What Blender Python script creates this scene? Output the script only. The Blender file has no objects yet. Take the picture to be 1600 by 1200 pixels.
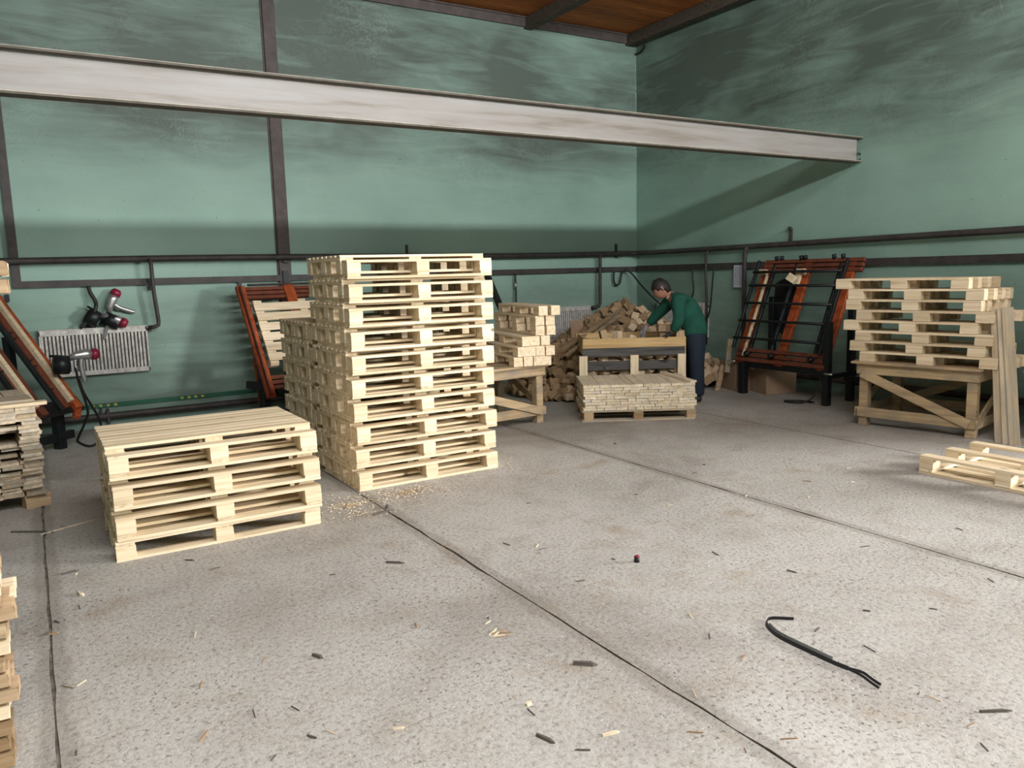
import bpy, bmesh, math, random
from mathutils import Vector, Matrix, Euler
random.seed(11)
R = math.radians
scn = bpy.context.scene
COL = scn.collection

# ------------------------------------------------------------------ camera
F_PX, PITCH, ROLL, YAW, CAM_H = 1218.8, 0.1418, -0.0267, 0.5478, 1.591
fwd = Vector((math.sin(YAW)*math.cos(PITCH), math.cos(YAW)*math.cos(PITCH), -math.sin(PITCH)))
rgt0 = Vector((math.cos(YAW), -math.sin(YAW), 0)); up0 = rgt0.cross(fwd)
rgt = math.cos(ROLL)*rgt0 + math.sin(ROLL)*up0
upv = -math.sin(ROLL)*rgt0 + math.cos(ROLL)*up0
EYE = Vector((0, 0, CAM_H))
cam_d = bpy.data.cameras.new('camera'); cam = bpy.data.objects.new('camera', cam_d); COL.objects.link(cam)
cam_d.sensor_width = 36; cam_d.lens = F_PX/1600*36; cam_d.clip_start = .05; cam_d.clip_end = 100
m = Matrix((rgt, upv, -fwd)).transposed().to_4x4(); m.translation = EYE
cam.matrix_world = m
scn.camera = cam
def ray(px, py): return fwd + rgt*((px-800)/F_PX) - upv*((py-600)/F_PX)
def on_floor(px, py, z=0):
    d = ray(px, py); return EYE + d*((z-CAM_H)/d.z)
def on_y(px, py, y):
    d = ray(px, py); return EYE + d*(y/d.y)
def on_x(px, py, x):
    d = ray(px, py); return EYE + d*(x/d.x)

# ------------------------------------------------------------------ world, lights, exposure
scn.view_settings.view_transform = 'Standard'; scn.view_settings.look = 'None'
scn.view_settings.gamma = 1; scn.view_settings.use_curve_mapping = False
scn.view_settings.exposure = 0.0
world = bpy.data.worlds.new('sky'); scn.world = world; world.use_nodes = True
bg = world.node_tree.nodes['Background']; bg.inputs[0].default_value = (.80, .90, 1, 1); bg.inputs[1].default_value = .5
def area(name, loc, aim, sx, sy, power, col):
    l = bpy.data.lights.new(name, 'AREA'); l.shape = 'RECTANGLE'; l.size = sx; l.size_y = sy; l.energy = power; l.color = col
    o = bpy.data.objects.new(name, l); COL.objects.link(o); o.location = loc
    o.rotation_euler = (Vector(aim)-Vector(loc)).to_track_quat('-Z', 'Y').to_euler()
    return o
YB, XR, ZC = 9.686, 8.299, 5.12           # back wall, right wall, ceiling
XL, YF = -5.0, -2.5                        # left wall and the front wall behind the camera
# daylight through the open gate in the right wall, the high window band of the front wall and a roof light
area('window_light', (4.0, YF-.72, 4.80), (4.0, 6, 3.1), 7.6, .42, 1280, (.97, .98, 1))
area('gate_light', (13.5, -3.4, 2.7), (2.5, 5.5, .8), 3.6, 1.5, 2800, (1, .985, .96))
area('roof_light', (1.6, .2, ZC+.1), (1.6, .2, 0), 4.0, 1.9, 420, (.97, .98, 1))

# ------------------------------------------------------------------ materials
def mat(name, rough=.7, metal=0):
    m = bpy.data.materials.new(name); m.use_nodes = True
    nt = m.node_tree; b = nt.nodes['Principled BSDF']
    b.inputs['Roughness'].default_value = rough; b.inputs['Metallic'].default_value = metal
    return m, nt, b
def N(nt, typ, **kw):
    n = nt.nodes.new('ShaderNode'+typ)
    for k, v in kw.items():
        if k.startswith('i_'):
            key = k[2:]; key = int(key) if key.isdigit() else key
            n.inputs[key].default_value = v
        else: setattr(n, k, v)
    return n
def ramp(nt, fac, stops, interp='LINEAR'):
    r = nt.nodes.new('ShaderNodeValToRGB'); r.color_ramp.interpolation = interp
    e = r.color_ramp.elements
    while len(e) < len(stops): e.new(.5)
    for k, (p, c) in enumerate(stops):
        e[k].position = p; e[k].color = (c[0], c[1], c[2], 1) if hasattr(c, '__len__') else (c, c, c, 1)
    nt.links.new(fac, r.inputs[0]); return r.outputs[0]
def coords(nt, scale, kind='Object', rnd=None):
    tc = N(nt, 'TexCoord'); mp = N(nt, 'Mapping'); mp.inputs['Scale'].default_value = scale
    nt.links.new(tc.outputs[kind], mp.inputs[0])
    if rnd is not None: nt.links.new(rnd, mp.inputs['Location'])
    return mp.outputs[0]
def noise(nt, vec, scale=1, detail=4, rough=.6, dist=0):
    n = N(nt, 'TexNoise'); n.inputs['Scale'].default_value = scale; n.inputs['Detail'].default_value = detail
    n.inputs['Roughness'].default_value = rough; n.inputs['Distortion'].default_value = dist
    nt.links.new(vec, n.inputs['Vector']); return n.outputs[0]
def mix(nt, fac, a, b, typ='MIX'):
    x = N(nt, 'Mix', data_type='RGBA', blend_type=typ)
    for s, v in ((x.inputs[0], fac), (x.inputs[6], a), (x.inputs[7], b)):
        if isinstance(v, (int, float)): s.default_value = v
        elif isinstance(v, (tuple, list)): s.default_value = (*v[:3], 1)
        else: nt.links.new(v, s)
    return x.outputs[2]
def bump(nt, b, h, strength=.3, dist=.01):
    bp = N(nt, 'Bump'); bp.inputs['Strength'].default_value = strength; bp.inputs['Distance'].default_value = dist
    nt.links.new(h, bp.inputs['Height']); nt.links.new(bp.outputs[0], b.inputs['Normal'])
def plain(name, c, rough=.6, metal=0, var=.25, scale=9, bmp=.1):
    m, nt, b = mat(name, rough, metal)
    n = noise(nt, coords(nt, (1, 1, 1)), scale, 5)
    lo = tuple(x*(1-var) for x in c); hi = tuple(min(1, x*(1+var)) for x in c)
    nt.links.new(ramp(nt, n, [(.3, lo), (.7, hi)]), b.inputs['Base Color'])
    if bmp: bump(nt, b, n, bmp, .004)
    return m
def wood(name, light, mid, dark, varn=.25, grey=None):
    m, nt, b = mat(name, .75)
    oi = N(nt, 'ObjectInfo'); mul = N(nt, 'Math', operation='MULTIPLY', i_1=37.0)
    nt.links.new(oi.outputs['Random'], mul.inputs[0])
    cmb = N(nt, 'CombineXYZ')
    for k in range(3): nt.links.new(mul.outputs[0], cmb.inputs[k])
    v = coords(nt, (2.0, 34, 34), rnd=cmb.outputs[0])
    g = noise(nt, v, 1, 5, .55, .6)
    v2 = coords(nt, (4, 9, 9), rnd=cmb.outputs[0])
    k = noise(nt, v2, 1.1, 2, .5, .3)
    c = ramp(nt, g, [(.25, dark), (.45, mid), (.62, light)])
    kn = ramp(nt, k, [(.235, 1), (.27, 0)])
    c = mix(nt, kn, c, tuple(x*.42 for x in dark))
    var = N(nt, 'TexWhiteNoise', noise_dimensions='1D'); nt.links.new(mul.outputs[0], var.inputs['W'])
    tint = ramp(nt, var.outputs[0], [(0, (1-varn, 1-varn*1.15, 1-varn*1.4)), (.5, (1, .985, .95)), (1, (1, 1, 1))])
    c = mix(nt, 1.0, c, tint, 'MULTIPLY')
    if grey: 
        st = noise(nt, coords(nt, (3, 6, 6), rnd=cmb.outputs[0]), 1.3, 4)
        c = mix(nt, ramp(nt, st, [(.42, 0), (.66, .8)]), c, grey)
    nt.links.new(c, b.inputs['Base Color']); bump(nt, b, g, .25, .003)
    return m
M_FRESH = wood('fresh_sawn_pine', (.82, .70, .51), (.74, .61, .42), (.55, .41, .25), .20)
M_OLD = wood('bench_timber', (.50, .37, .22), (.42, .30, .17), (.26, .17, .09), .3, (.24, .20, .15))
M_PLANK = wood('stored_plank', (.66, .56, .42), (.56, .46, .33), (.36, .27, .17), .34, (.36, .33, .28))
M_GREY = wood('weathered_grey_slat', (.10, .095, .09), (.065, .062, .06), (.03, .028, .027), .2)
M_BLOCK = wood('pine_offcut', (.52, .38, .24), (.43, .30, .18), (.28, .18, .10), .4)
M_RED = wood('red_ceiling_board', (.55, .17, .035), (.44, .13, .028), (.22, .06, .014), .3)
M_BEAMW = wood('dark_rafter', (.12, .10, .08), (.09, .07, .055), (.05, .04, .03), .2)
M_BLACK = plain('black_painted_steel', (.012, .014, .016), .45, .3)
M_PIPE = plain('sooty_brown_pipe', (.045, .038, .036), .6, 0, .4)
M_POST = plain('dark_brown_column_paint', (.085, .068, .062), .7, 0, .25)
M_RUBBER = plain('black_rubber', (.012, .012, .013), .55)
M_ORANGE = plain('worn_orange_paint', (.34, .065, .014), .5, .1, .5, 14, .15)
M_RUST = plain('red_brown_steel', (.16, .045, .022), .55, .2, .4)
M_SILVER = plain('dull_aluminium', (.5, .5, .5), .35, .8)
M_RADW = plain('dusty_white_enamel', (.52, .50, .46), .5, 0, .35, 20)
M_RADD = plain('dark_radiator_back', (.10, .095, .09), .8, 0, .5, 30)  # darker, blotchier tone for the panel behind the fins
M_CARD = plain('brown_cardboard', (.30, .20, .125), .85, 0, .12, 6)
M_PAPER = plain('pale_paper_in_sleeve', (.55, .55, .66), .3, 0, .05)
M_MAROON = plain('maroon_plastic', (.22, .012, .035), .4)
M_GREEN = plain('dark_green_strip', (.01, .10, .055), .6)
M_YELLOW = plain('yellow_mark', (.55, .42, .05), .6)
M_WHITE = plain('white_sticker', (.8, .8, .8), .6)
M_INK = plain('grey_print', (.16, .16, .2), .7)
M_SKIN = plain('skin', (.36, .175, .115), .5, 0, .1, 20, 0)
M_HAIR = plain('dark_hair', (.012, .010, .009), .6)
M_JACKET = plain('green_work_shirt', (.005, .070, .046), .9, 0, .3, 7, 1.0)
M_TROUS = plain('navy_trousers', (.006, .014, .028), .85, 0, .3, 6, .2)
M_SHOE = plain('dark_shoe', (.015, .016, .018), .6)
M_GLOVE = plain('grey_work_glove', (.30, .29, .30), .9)
M_COLLAR = plain('pale_undershirt', (.6, .6, .55), .8)
M_CHAR = plain('charcoal_cloth', (.006, .006, .008), .9)

def wall_mat(name, axis):
    m, nt, b = mat(name, .62)
    sc = (1, 1, 1)
    tc = N(nt, 'TexCoord'); P = tc.outputs['Object']
    def mp(s):
        q = N(nt, 'Mapping'); q.inputs['Scale'].default_value = s; nt.links.new(P, q.inputs[0]); return q.outputs[0]
    base = ramp(nt, noise(nt, mp((1, 1, 1)), .9, 4, .55), [(.3, (.25, .395, .327)), (.55, (.292, .455, .377)), (.75, (.338, .505, .425))])
    # soot smeared in sideways strokes, mostly high on the wall
    s1 = noise(nt, mp((.55, .55, .9)), 1.0, 4, .5, .3)
    s2 = noise(nt, mp((.9, .9, 5.5)), 1.0, 6, .6, .9)
    sep = N(nt, 'SeparateXYZ'); nt.links.new(P, sep.inputs[0])
    hgt = ramp(nt, N_mapz(nt, sep.outputs[2], 0, 5), [(.0, .30), (.2, .22), (.36, .09), (.46, .05), (.56, .12), (.63, .30), (.69, .44), (.84, .50), (.93, .45), (1, .36)])
    q1 = N(nt, 'MapRange', i_1=.3, i_2=.7, i_3=.62, i_4=1.3); nt.links.new(s1, q1.inputs[0])
    q2 = N(nt, 'MapRange', i_1=.3, i_2=.7, i_3=.66, i_4=1.3); nt.links.new(s2, q2.inputs[0])
    m1 = N(nt, 'Math', operation='MULTIPLY'); nt.links.new(hgt, m1.inputs[0]); nt.links.new(q1.outputs[0], m1.inputs[1])
    m0 = N(nt, 'Math', operation='MULTIPLY', i_1=2.1); nt.links.new(m1.outputs[0], m0.inputs[0])
    m2 = N(nt, 'Math', operation='MULTIPLY', use_clamp=True); nt.links.new(m0.outputs[0], m2.inputs[0]); nt.links.new(q2.outputs[0], m2.inputs[1])
    dirt = ramp(nt, m2.outputs[0], [(0, 0), (1, .92)])
    c = mix(nt, dirt, base, (.072, .092, .073))
    # pale scuffs and chips
    w = noise(nt, mp((3.2, 3.2, 3.2)), 2.2, 7, .72, 1.6)
    msk = noise(nt, mp((1, 1, 1)), .8, 3)
    sc1 = ramp(nt, w, [(.485, 0), (.5, 1), (.515, 0)])
    sc2 = ramp(nt, msk, [(.52, 0), (.68, .5)])
    mm = N(nt, 'Math', operation='MULTIPLY'); nt.links.new(sc1, mm.inputs[0]); nt.links.new(sc2, mm.inputs[1])
    c = mix(nt, mm.outputs[0], c, (.42, .55, .50))
    sp = noise(nt, mp((1, 1, 1)), 26, 2)
    c = mix(nt, ramp(nt, sp, [(.70, 0), (.76, .55)]), c, (.05, .08, .07))
    nt.links.new(c, b.inputs['Base Color'])
    bump(nt, b, noise(nt, mp((1, 1, 1)), 7, 6, .6), .25, .01)
    return m
def N_mapz(nt, s, lo, hi):
    q = N(nt, 'MapRange'); q.inputs[1].default_value = lo; q.inputs[2].default_value = hi; nt.links.new(s, q.inputs[0]); return q.outputs[0]
M_WALL = wall_mat('stained_teal_paint', 0)

def floor_mat():
    m, nt, b = mat('worn_concrete', .8)
    tc = N(nt, 'TexCoord'); geo = N(nt, 'NewGeometry'); P = geo.outputs['Position']
    def mp(s):
        q = N(nt, 'Mapping'); q.inputs['Scale'].default_value = s; nt.links.new(P, q.inputs[0]); return q.outputs[0]
    big = noise(nt, mp((1, 1, 1)), .55, 5, .6, .4)
    c = ramp(nt, big, [(.30, (.27, .245, .215)), (.45, (.40, .38, .345)), (.58, (.46, .44, .405)), (.72, (.52, .50, .465))])
    med = noise(nt, mp((1, 1, 1)), 3.3, 6, .65, .5)
    c = mix(nt, ramp(nt, med, [(.50, 0), (.72, .65)]), c, (.32, .275, .22))
    fine = noise(nt, mp((1, 1, 1)), 42, 4, .7)
    c = mix(nt, .7, c, ramp(nt, fine, [(.3, .40), (.5, .95), (.7, 1.05)]), 'MULTIPLY')
    spot = noise(nt, mp((1, 1, 1)), 1.9, 4, .6, .3)
    c = mix(nt, ramp(nt, spot, [(.60, 0), (.72, .6)]), c, (.30, .235, .16))
    pit = noise(nt, mp((1, 1, 1)), 46, 2, .5)
    pm = ramp(nt, noise(nt, mp((1, 1, 1)), .9, 3), [(.4, .25), (.6, .85)])
    pk = N(nt, 'Math', operation='MULTIPLY'); nt.links.new(ramp(nt, pit, [(.33, 1), (.39, 0)]), pk.inputs[0]); nt.links.new(pm, pk.inputs[1])
    c = mix(nt, pk.outputs[0], c, (.11, .10, .09))
    wht = noise(nt, mp((1, 1, 1)), 58, 2, .5)
    c = mix(nt, ramp(nt, wht, [(.66, 0), (.73, .6)]), c, (.62, .60, .56))
    # crumbled, stained edges along the slab joints
    sep = N(nt, 'SeparateXYZ'); nt.links.new(P, sep.inputs[0])
    wob = noise(nt, mp((1, 1, 1)), 2.6, 5, .6)
    for x0 in (-.07, 1.94, 4.13):
        s = N(nt, 'Math', operation='SUBTRACT', i_1=x0); nt.links.new(sep.outputs[0], s.inputs[0])
        ab = N(nt, 'Math', operation='ABSOLUTE'); nt.links.new(s.outputs[0], ab.inputs[0])
        w2 = N(nt, 'Math', operation='MULTIPLY_ADD', i_1=-.09, i_2=.0); nt.links.new(wob, w2.inputs[0])
        a = N(nt, 'Math', operation='ADD'); nt.links.new(ab.outputs[0], a.inputs[0]); nt.links.new(w2.outputs[0], a.inputs[1])
        c = mix(nt, ramp(nt, a.outputs[0], [(-.02, .38), (.03, 0)]), c, (.16, .135, .105))
    nt.links.new(c, b.inputs['Base Color'])
    hh = N(nt, 'Math', operation='ADD'); nt.links.new(fine, hh.inputs[0]); nt.links.new(med, hh.inputs[1])
    bump(nt, b, hh.outputs[0], .55, .012)
    return m
M_FLOOR = floor_mat()
def beam_mat():
    m, nt, b = mat('dusty_grey_beam_paint', .5)
    v = coords(nt, (.7, 6, 9)); n = noise(nt, v, 1.2, 6, .6, .4)
    c = ramp(nt, n, [(.3, (.18, .145, .11)), (.48, (.28, .255, .23)), (.7, (.33, .315, .30))])
    nt.links.new(c, b.inputs['Base Color']); return m
M_IBEAM = beam_mat()
M_LITTOP = plain('lit_flange_top', (.50, .45, .36), .9)  # light catching the flange tops, put into the colour
M_FLSHADE = plain('shaded_flange_tone', (.10, .085, .065), .7)  # shade of the flange undersides, painted as a darker tone
M_JOINT = plain('dirt_in_joint', (.17, .15, .125), .95, 0, .6, 18)
M_SAWDUST = plain('sawdust', (.66, .52, .34), .95)

# ------------------------------------------------------------------ builders
class MB:
    """collects boxes, tubes and prisms into one mesh"""
    def __init__(self): self.v = []; self.f = []
    def add(self, vs, fs):
        k = len(self.v); self.v += [tuple(x) for x in vs]; self.f += [tuple(i+k for i in q) for q in fs]; return self
    def box(self, lo, hi, M=None):
        (a, b, c), (d, e, f) = lo, hi
        vs = [Vector(x) for x in ((a,b,c),(d,b,c),(d,e,c),(a,e,c),(a,b,f),(d,b,f),(d,e,f),(a,e,f))]
        if M is not None: vs = [M @ x for x in vs]
        return self.add(vs, [(0,3,2,1),(4,5,6,7),(0,1,5,4),(1,2,6,5),(2,3,7,6),(3,0,4,7)])
    def bar(self, p, q, w, h, up=(0, 0, 1)):
        """square bar from p to q, w across, h along up"""
        p, q = Vector(p), Vector(q); d = q-p; L = d.length; x = d/L
        z = Vector(up); z = (z - x*z.dot(x))
        if z.length < 1e-4: z = Vector((0, 1, 0)) - x*x.y
        z.normalize(); y = z.cross(x)
        M = Matrix((x, y, z)).transposed().to_4x4(); M.translation = p
        return self.box((0, -w/2, -h/2), (L, w/2, h/2), M)
    def tube(self, pts, r, n=10, cap=True):
        pts = [Vector(p) for p in pts]; rs = r if hasattr(r, '__len__') else [r]*len(pts)
        vs = []; fs = []
        ref = Vector((0, 0, 1))
        for i, p in enumerate(pts):
            t = (pts[min(i+1, len(pts)-1)]-pts[max(i-1, 0)]).normalized()
            a = ref - t*ref.dot(t)
            if a.length < .15: a = Vector((0, 1, 0)) - t*t.y
            if a.length < .15: a = Vector((1, 0, 0)) - t*t.x
            a.normalize(); ref = a; b = t.cross(a)
            for k in range(n):
                an = 2*math.pi*k/n; vs.append(p + (a*math.cos(an)+b*math.sin(an))*rs[i])
        for i in range(len(pts)-1):
            for k in range(n):
                k2 = (k+1) % n; fs.append((i*n+k, i*n+k2, (i+1)*n+k2, (i+1)*n+k))
        if cap:
            fs.append(tuple(reversed(range(n)))); fs.append(tuple((len(pts)-1)*n+k for k in range(n)))
        return self.add(vs, fs)
    def mesh(self, name, smooth=False, bevel=0):
        me = bpy.data.meshes.new(name); me.from_pydata(self.v, [], self.f); me.update()
        if bevel:
            bm = bmesh.new(); bm.from_mesh(me)
            bmesh.ops.bevel(bm, geom=bm.edges[:], offset=bevel, segments=1, affect='EDGES', profile=.5, clamp_overlap=True)
            bm.to_mesh(me); bm.free()
        if smooth:
            for p in me.polygons: p.use_smooth = True
        return me
def curve(pts, n=6):
    """Catmull-Rom through pts"""
    P = [Vector(p) for p in pts]; P = [2*P[0]-P[1]] + P + [2*P[-1]-P[-2]]; out = []
    for i in range(1, len(P)-2):
        a, b, c, d = P[i-1:i+3]
        for k in range(n):
            t = k/n; out.append(.5*((2*b)+(c-a)*t+(2*a-5*b+4*c-d)*t*t+(3*b-a-3*c+d)*t**3))
    out.append(P[-2]); return out
def link(name, me, mt, parent=None, loc=(0, 0, 0), rot=(0, 0, 0), scale=None):
    if mt is not None and not me.materials: me.materials.append(mt)
    o = bpy.data.objects.new(name, me); COL.objects.link(o)
    o.parent = parent; o.location = loc; o.rotation_euler = rot
    if scale: o.scale = scale
    return o
def part(name, mb, mt, parent=None, smooth=False, bevel=0, label=None):
    o = link(name, mb.mesh(name, smooth, bevel), mt, parent)
    if label: o['label'] = label
    return o
def tag(o, label=None, cat=None, group=None, kind=None):
    if label: o['label'] = label
    if cat: o['category'] = cat
    if group: o['group'] = group
    if kind: o['kind'] = kind
    return o
def thing(name, label, cat, group=None, loc=(0, 0, 0), rot=(0, 0, 0)):
    o = bpy.data.objects.new(name, None); COL.objects.link(o); o.empty_display_size = .1
    o.location = loc; o.rotation_euler = rot
    return tag(o, label, cat, group)
KIDS = {}
def kids_of(root):
    return [c for c in COL.objects if c.parent == root]
def copy_tree(root, kids, label=None, group=None, loc=None, rot=None):
    r = root.copy(); COL.objects.link(r)
    if label: r['label'] = label
    if group: r['group'] = group
    if loc is not None: r.location = loc
    if rot is not None: r.rotation_euler = rot
    for k in kids:
        c = k.copy(); COL.objects.link(c); c.parent = r
    return r
ORD = ['zeroth','first','second','third','fourth','fifth','sixth','seventh','eighth','ninth','tenth','eleventh','twelfth','thirteenth','fourteenth',
       'fifteenth','sixteenth','seventeenth','eighteenth','nineteenth','twentieth','twenty-first','twenty-second','twenty-third','twenty-fourth',
       'twenty-fifth','twenty-sixth','twenty-seventh','twenty-eighth','twenty-ninth','thirtieth']
def nth_top(i, n):        # i from the bottom (0-based) of n
    k = n-i
    return 'topmost' if k == 1 else ('bottom' if i == 0 else ORD[k]+' from the top')
PL = {}
def board(l, w, h, var=0, wane=.004):
    """shared board mesh, long axis x, centred in x and y, base at z=0, slightly uneven edges"""
    key = (round(l, 3), round(w, 3), round(h, 3), var)
    if key not in PL:
        rr = random.Random(hash(key) & 0xffff)
        me = MB().box((-l/2, -w/2, 0), (l/2, w/2, h)).mesh('board', bevel=min(.0018, h*.2))
        for v in me.vertices:
            v.co.y += rr.uniform(-wane, wane)*.5; v.co.x += rr.uniform(-wane, wane)
        PL[key] = me
    return PL[key]

# ------------------------------------------------------------------ room
fl = part('floor', MB().box((XL, YF, -.2), (XR, YB, -.012)), M_JOINT); tag(fl, kind='structure')
xs = [XL, -2.17, -.07, 1.94, 4.13, 6.2, XR]
for i in range(len(xs)-1):
    a = xs[i] + (.002 if i else 0); b_ = xs[i+1] - (.002 if i < len(xs)-2 else 0)
    g = MB(); n = 80; ys = [YF + (YB-YF)*k/n for k in range(n+1)]
    jl = [a + (abs(random.gauss(0, .005)) if i else 0) for _ in ys]; jr = [b_ - (abs(random.gauss(0, .005)) if i < len(xs)-2 else 0) for _ in ys]
    vs = []
    for k, y in enumerate(ys): vs += [(jl[k], y, -.02), (jl[k], y, 0), (jr[k], y, 0), (jr[k], y, -.02)]
    fs = []
    for k in range(n):
        q = 4*k
        for j in range(3): fs.append((q+j, q+j+4, q+j+5, q+j+1))
    g.add(vs, fs); o = part('slab', g, M_FLOOR, fl); o.data.materials.append(M_JOINT)
    for k, p in enumerate(o.data.polygons): p.material_index = 0 if k % 3 == 1 else 1
w = part('wall_back', MB().box((XL, YB, 0), (XR+.3, YB+.3, ZC)), M_WALL); tag(w, kind='structure')
w = part('wall_right', MB().box((XR, 2.3, 0), (XR+.3, YB, ZC)).box((XR, YF, 0), (XR+.3, -2.2, ZC)).box((XR, -2.2, 2.45), (XR+.3, 2.3, ZC)), M_WALL); tag(w, kind='structure')
w = part('wall_left', MB().box((XL-.3, YF, 0), (XL, YB, ZC)), M_WALL); tag(w, kind='structure')
# front wall behind the camera: a high window band
g = MB().box((XL, YF-.7, 0), (XR, YF, 4.58)).box((XL, YF-.7, 4.58), (.1, YF, ZC)).box((7.9, YF-.7, 4.58), (XR, YF, ZC)).box((.1, YF-.7, 5.03), (7.9, YF, ZC))
w = part('wall_front', g, M_WALL); tag(w, kind='structure')
# ceiling with a roof light opening
g = MB().box((XL, YF, ZC), (-.5, 5.2, ZC+.1)).box((3.7, YF, ZC), (XR, 5.2, ZC+.1)).box((-.5, YF, ZC), (3.7, -.8, ZC+.1)).box((-.5, 1.6, ZC), (3.7, 5.2, ZC+.1)).box((XL, 5.2, ZC+.03), (XR, YB, ZC+.1))
ce = part('ceiling', g, M_RED); tag(ce, kind='structure')
y = 5.2; k = 0
while y < YB-.02:
    link('ceiling_plank', board(7.3, .142, .022, k % 3), M_RED, ce, (4.65, y+.075, ZC+.006+random.uniform(0, .003))); y += .15; k += 1
for x in (2.6, 6.32, 8.15):
    r_ = part('rafter', MB().box((x-.06, 5.2, ZC-.16), (x+.06, YB, ZC)), M_BEAMW, ce)
t = part('trim_1', MB().box((XL, YB-.035, ZC-.13), (XR-.02, YB, ZC+.0)).box((XL, YB-.06, ZC-.02), (XR-.02, YB, ZC)), M_POST); tag(t, kind='structure')
g = MB()
yy = YF
while yy < YB-.04:
    y2 = min(yy+.35, YB-.04); g.box((XR-.03-random.uniform(0, .012), yy, ZC-.07-random.uniform(0, .03)), (XR, y2, ZC)); yy = y2
t = part('trim_2', g, M_POST); tag(t, kind='structure')
# plaster seam with crumbs in the corner
g = MB(); z = .9
while z < 4.8:
    h = random.uniform(.08, .3); s = random.uniform(.003, .008); g.box((XR-s, YB-s, z), (XR, YB, z+h)); z += h+random.uniform(0, .05)
t = part('trim_3', g, plain('pale_corner_plaster', (.27, .42, .37), .8)); tag(t, kind='structure')
t = part('trim_4', MB().box((2.62, YB-.04, 0), (2.75, YB, ZC-.13)).box((2.60, YB-.012, 0), (2.77, YB, ZC-.13)), M_POST); tag(t, kind='structure')

# ------------------------------------------------------------------ crane beam
bm_ = thing('steel_beam', 'long grey steel I-beam crossing the hall high up into the right wall', 'beam', loc=(2.3, 5.8, 2.74))
L0, L1 = -5.2, XR-2.3+.02
part('web', MB().box((L0, -.006, .014), (L1-.06, .006, .264)), M_IBEAM, bm_)
part('bottom_flange', MB().box((L0, -.062, 0), (L1-.04, .062, .014)), M_FLSHADE, bm_)
part('top_flange', MB().box((L0, -.062, .264), (L1, .062, .278)), M_FLSHADE, bm_)
part('lit_strips', MB().box((L0, -.061, .0145), (L1-.04, -.009, .0185)).box((L0, -.061, .2785), (L1, .061, .2815)), M_LITTOP, bm_, label='pale strips of painted light on the flange tops')  # thin pale strips stand in for the lit flange tops
part('end_hook', MB().tube(curve([(L1-.09, -.03, .02), (L1-.03, -.03, .03), (L1-.012, -.03, .065), (L1-.03, -.03, .10), (L1-.075, -.03, .10)]), .006, 8), M_BLACK, bm_, True)

# ------------------------------------------------------------------ heating pipes and rails
PZ, PY = 1.842, YB-.085
hp = thing('heating_pipe', 'round sooty heating pipe running along both teal walls above the flat rail', 'pipe', loc=(2, PY, PZ))
def loc_pts(root, pts): return [Vector(p)-Vector(root.location) for p in pts]
PX_ = XR-.085
zz = lambda x: PZ + .012*math.sin(x*.8)
part('main_pipe', MB().tube(loc_pts(hp, [(x, PY, zz(x)) for x in [XL+.05+.5*i for i in range(27)]] + [(PX_-.12, PY, PZ), (PX_-.03, PY-.03, PZ), (PX_, PY-.12, PZ)] + [(PX_, YB-1-.6*i, PZ+.004*i) for i in range(11)] + [(PX_, 2.35, PZ+.04)]), .036, 12), M_PIPE, hp, True)
def drop(pts, r=.022): part('branch_pipe', MB().tube(loc_pts(hp, pts), r, 10), M_PIPE, hp, True)
drop([(1.165, PY-.02, PZ), (1.178, PY-.06, PZ-.05), (1.18, PY-.06, 1.5), (1.205, PY-.05, 1.16), (1.20, PY-.05, 1.115), (1.16, PY-.04, 1.095), (1.10, PY-.02, 1.09)])
drop([(7.47, PY, PZ), (7.46, PY-.05, PZ-.04), (7.45, PY-.05, 1.10), (7.43, PY-.05, 1.05), (7.38, PY-.02, 1.03), (7.33, PY, 1.03)], .026)
drop([(PX_, 7.31, PZ), (PX_-.02, 7.35, PZ-.02), (PX_-.03, 7.36, PZ-.1), (PX_-.03, 7.36, .15)], .03)
drop([(PX_, 8.03, PZ), (PX_-.03, 8.06, PZ-.06), (PX_-.03, 8.07, 1.5), (PX_-.02, 8.05, 1.1), (PX_-.02, 8.06, .5)], .018)
for p in ((4.32, YB, PZ), (7.87, YB, PZ), (2.69, YB, PZ)):
    part('pipe_bracket', MB().box((-.014, -.03, .03), (.014, 0, .15)), M_PIPE, hp).location = Vector(p)-Vector(hp.location)
    part('pipe_saddle', MB().box((-.03, -.09, -.055), (.03, 0, -.035)), M_PIPE, hp).location = Vector(p)-Vector(hp.location)
o = part('pipe_bracket', MB().box((-.03, -.016, .03), (0, .016, .19)).tube([(-.02, 0, .19), (-.06, 0, .19)], .022, 8), M_PIPE, hp); o.location = Vector((XR, 6.70, PZ+.02))-Vector(hp.location)

rl = thing('steel_rail', 'flat dark box-section rail below the round pipe, turning upwards at left', 'rail', loc=(2, YB, 1.6))
part('back_rail', MB().box((-2.14, -.05, -.036), (XR-2, 0, .036)), M_PIPE, rl)
part('side_rail', MB().box((XR-2-.05, 2.4-YB, -.036), (XR-2, -.05, .045)), M_PIPE, rl)
part('upright', MB().box((-2.14, -.055, .036), (-2.06, 0, 2.6)), M_PIPE, rl)
part('hook', MB().box((.65, -.07, -.075), (.72, 0, .09)), M_BLACK, rl)
part('hook', MB().tube([(-.87, -.055, .03), (-1.80+.95, -.06, -.02)], .006, 6).box((-.875, -.07, -.1), (-.835, -.055, -.03)), M_BLACK, rl)
part('stub', MB().box((.12, -.04, -.08), (.16, -.01, -.03)), M_PIPE, rl)
tag(part('key_bunch', MB().tube([(-.2, YB-.055, 1.57), (-.195, YB-.06, 1.5)], .003, 6).box((-.225, YB-.07, 1.43), (-.18, YB-.05, 1.505)).box((-.215, YB-.08, 1.42), (-.195, YB-.066, 1.47)), M_BLACK), 'small dark fob dangling from the rail above the left radiator', 'fob')
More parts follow.
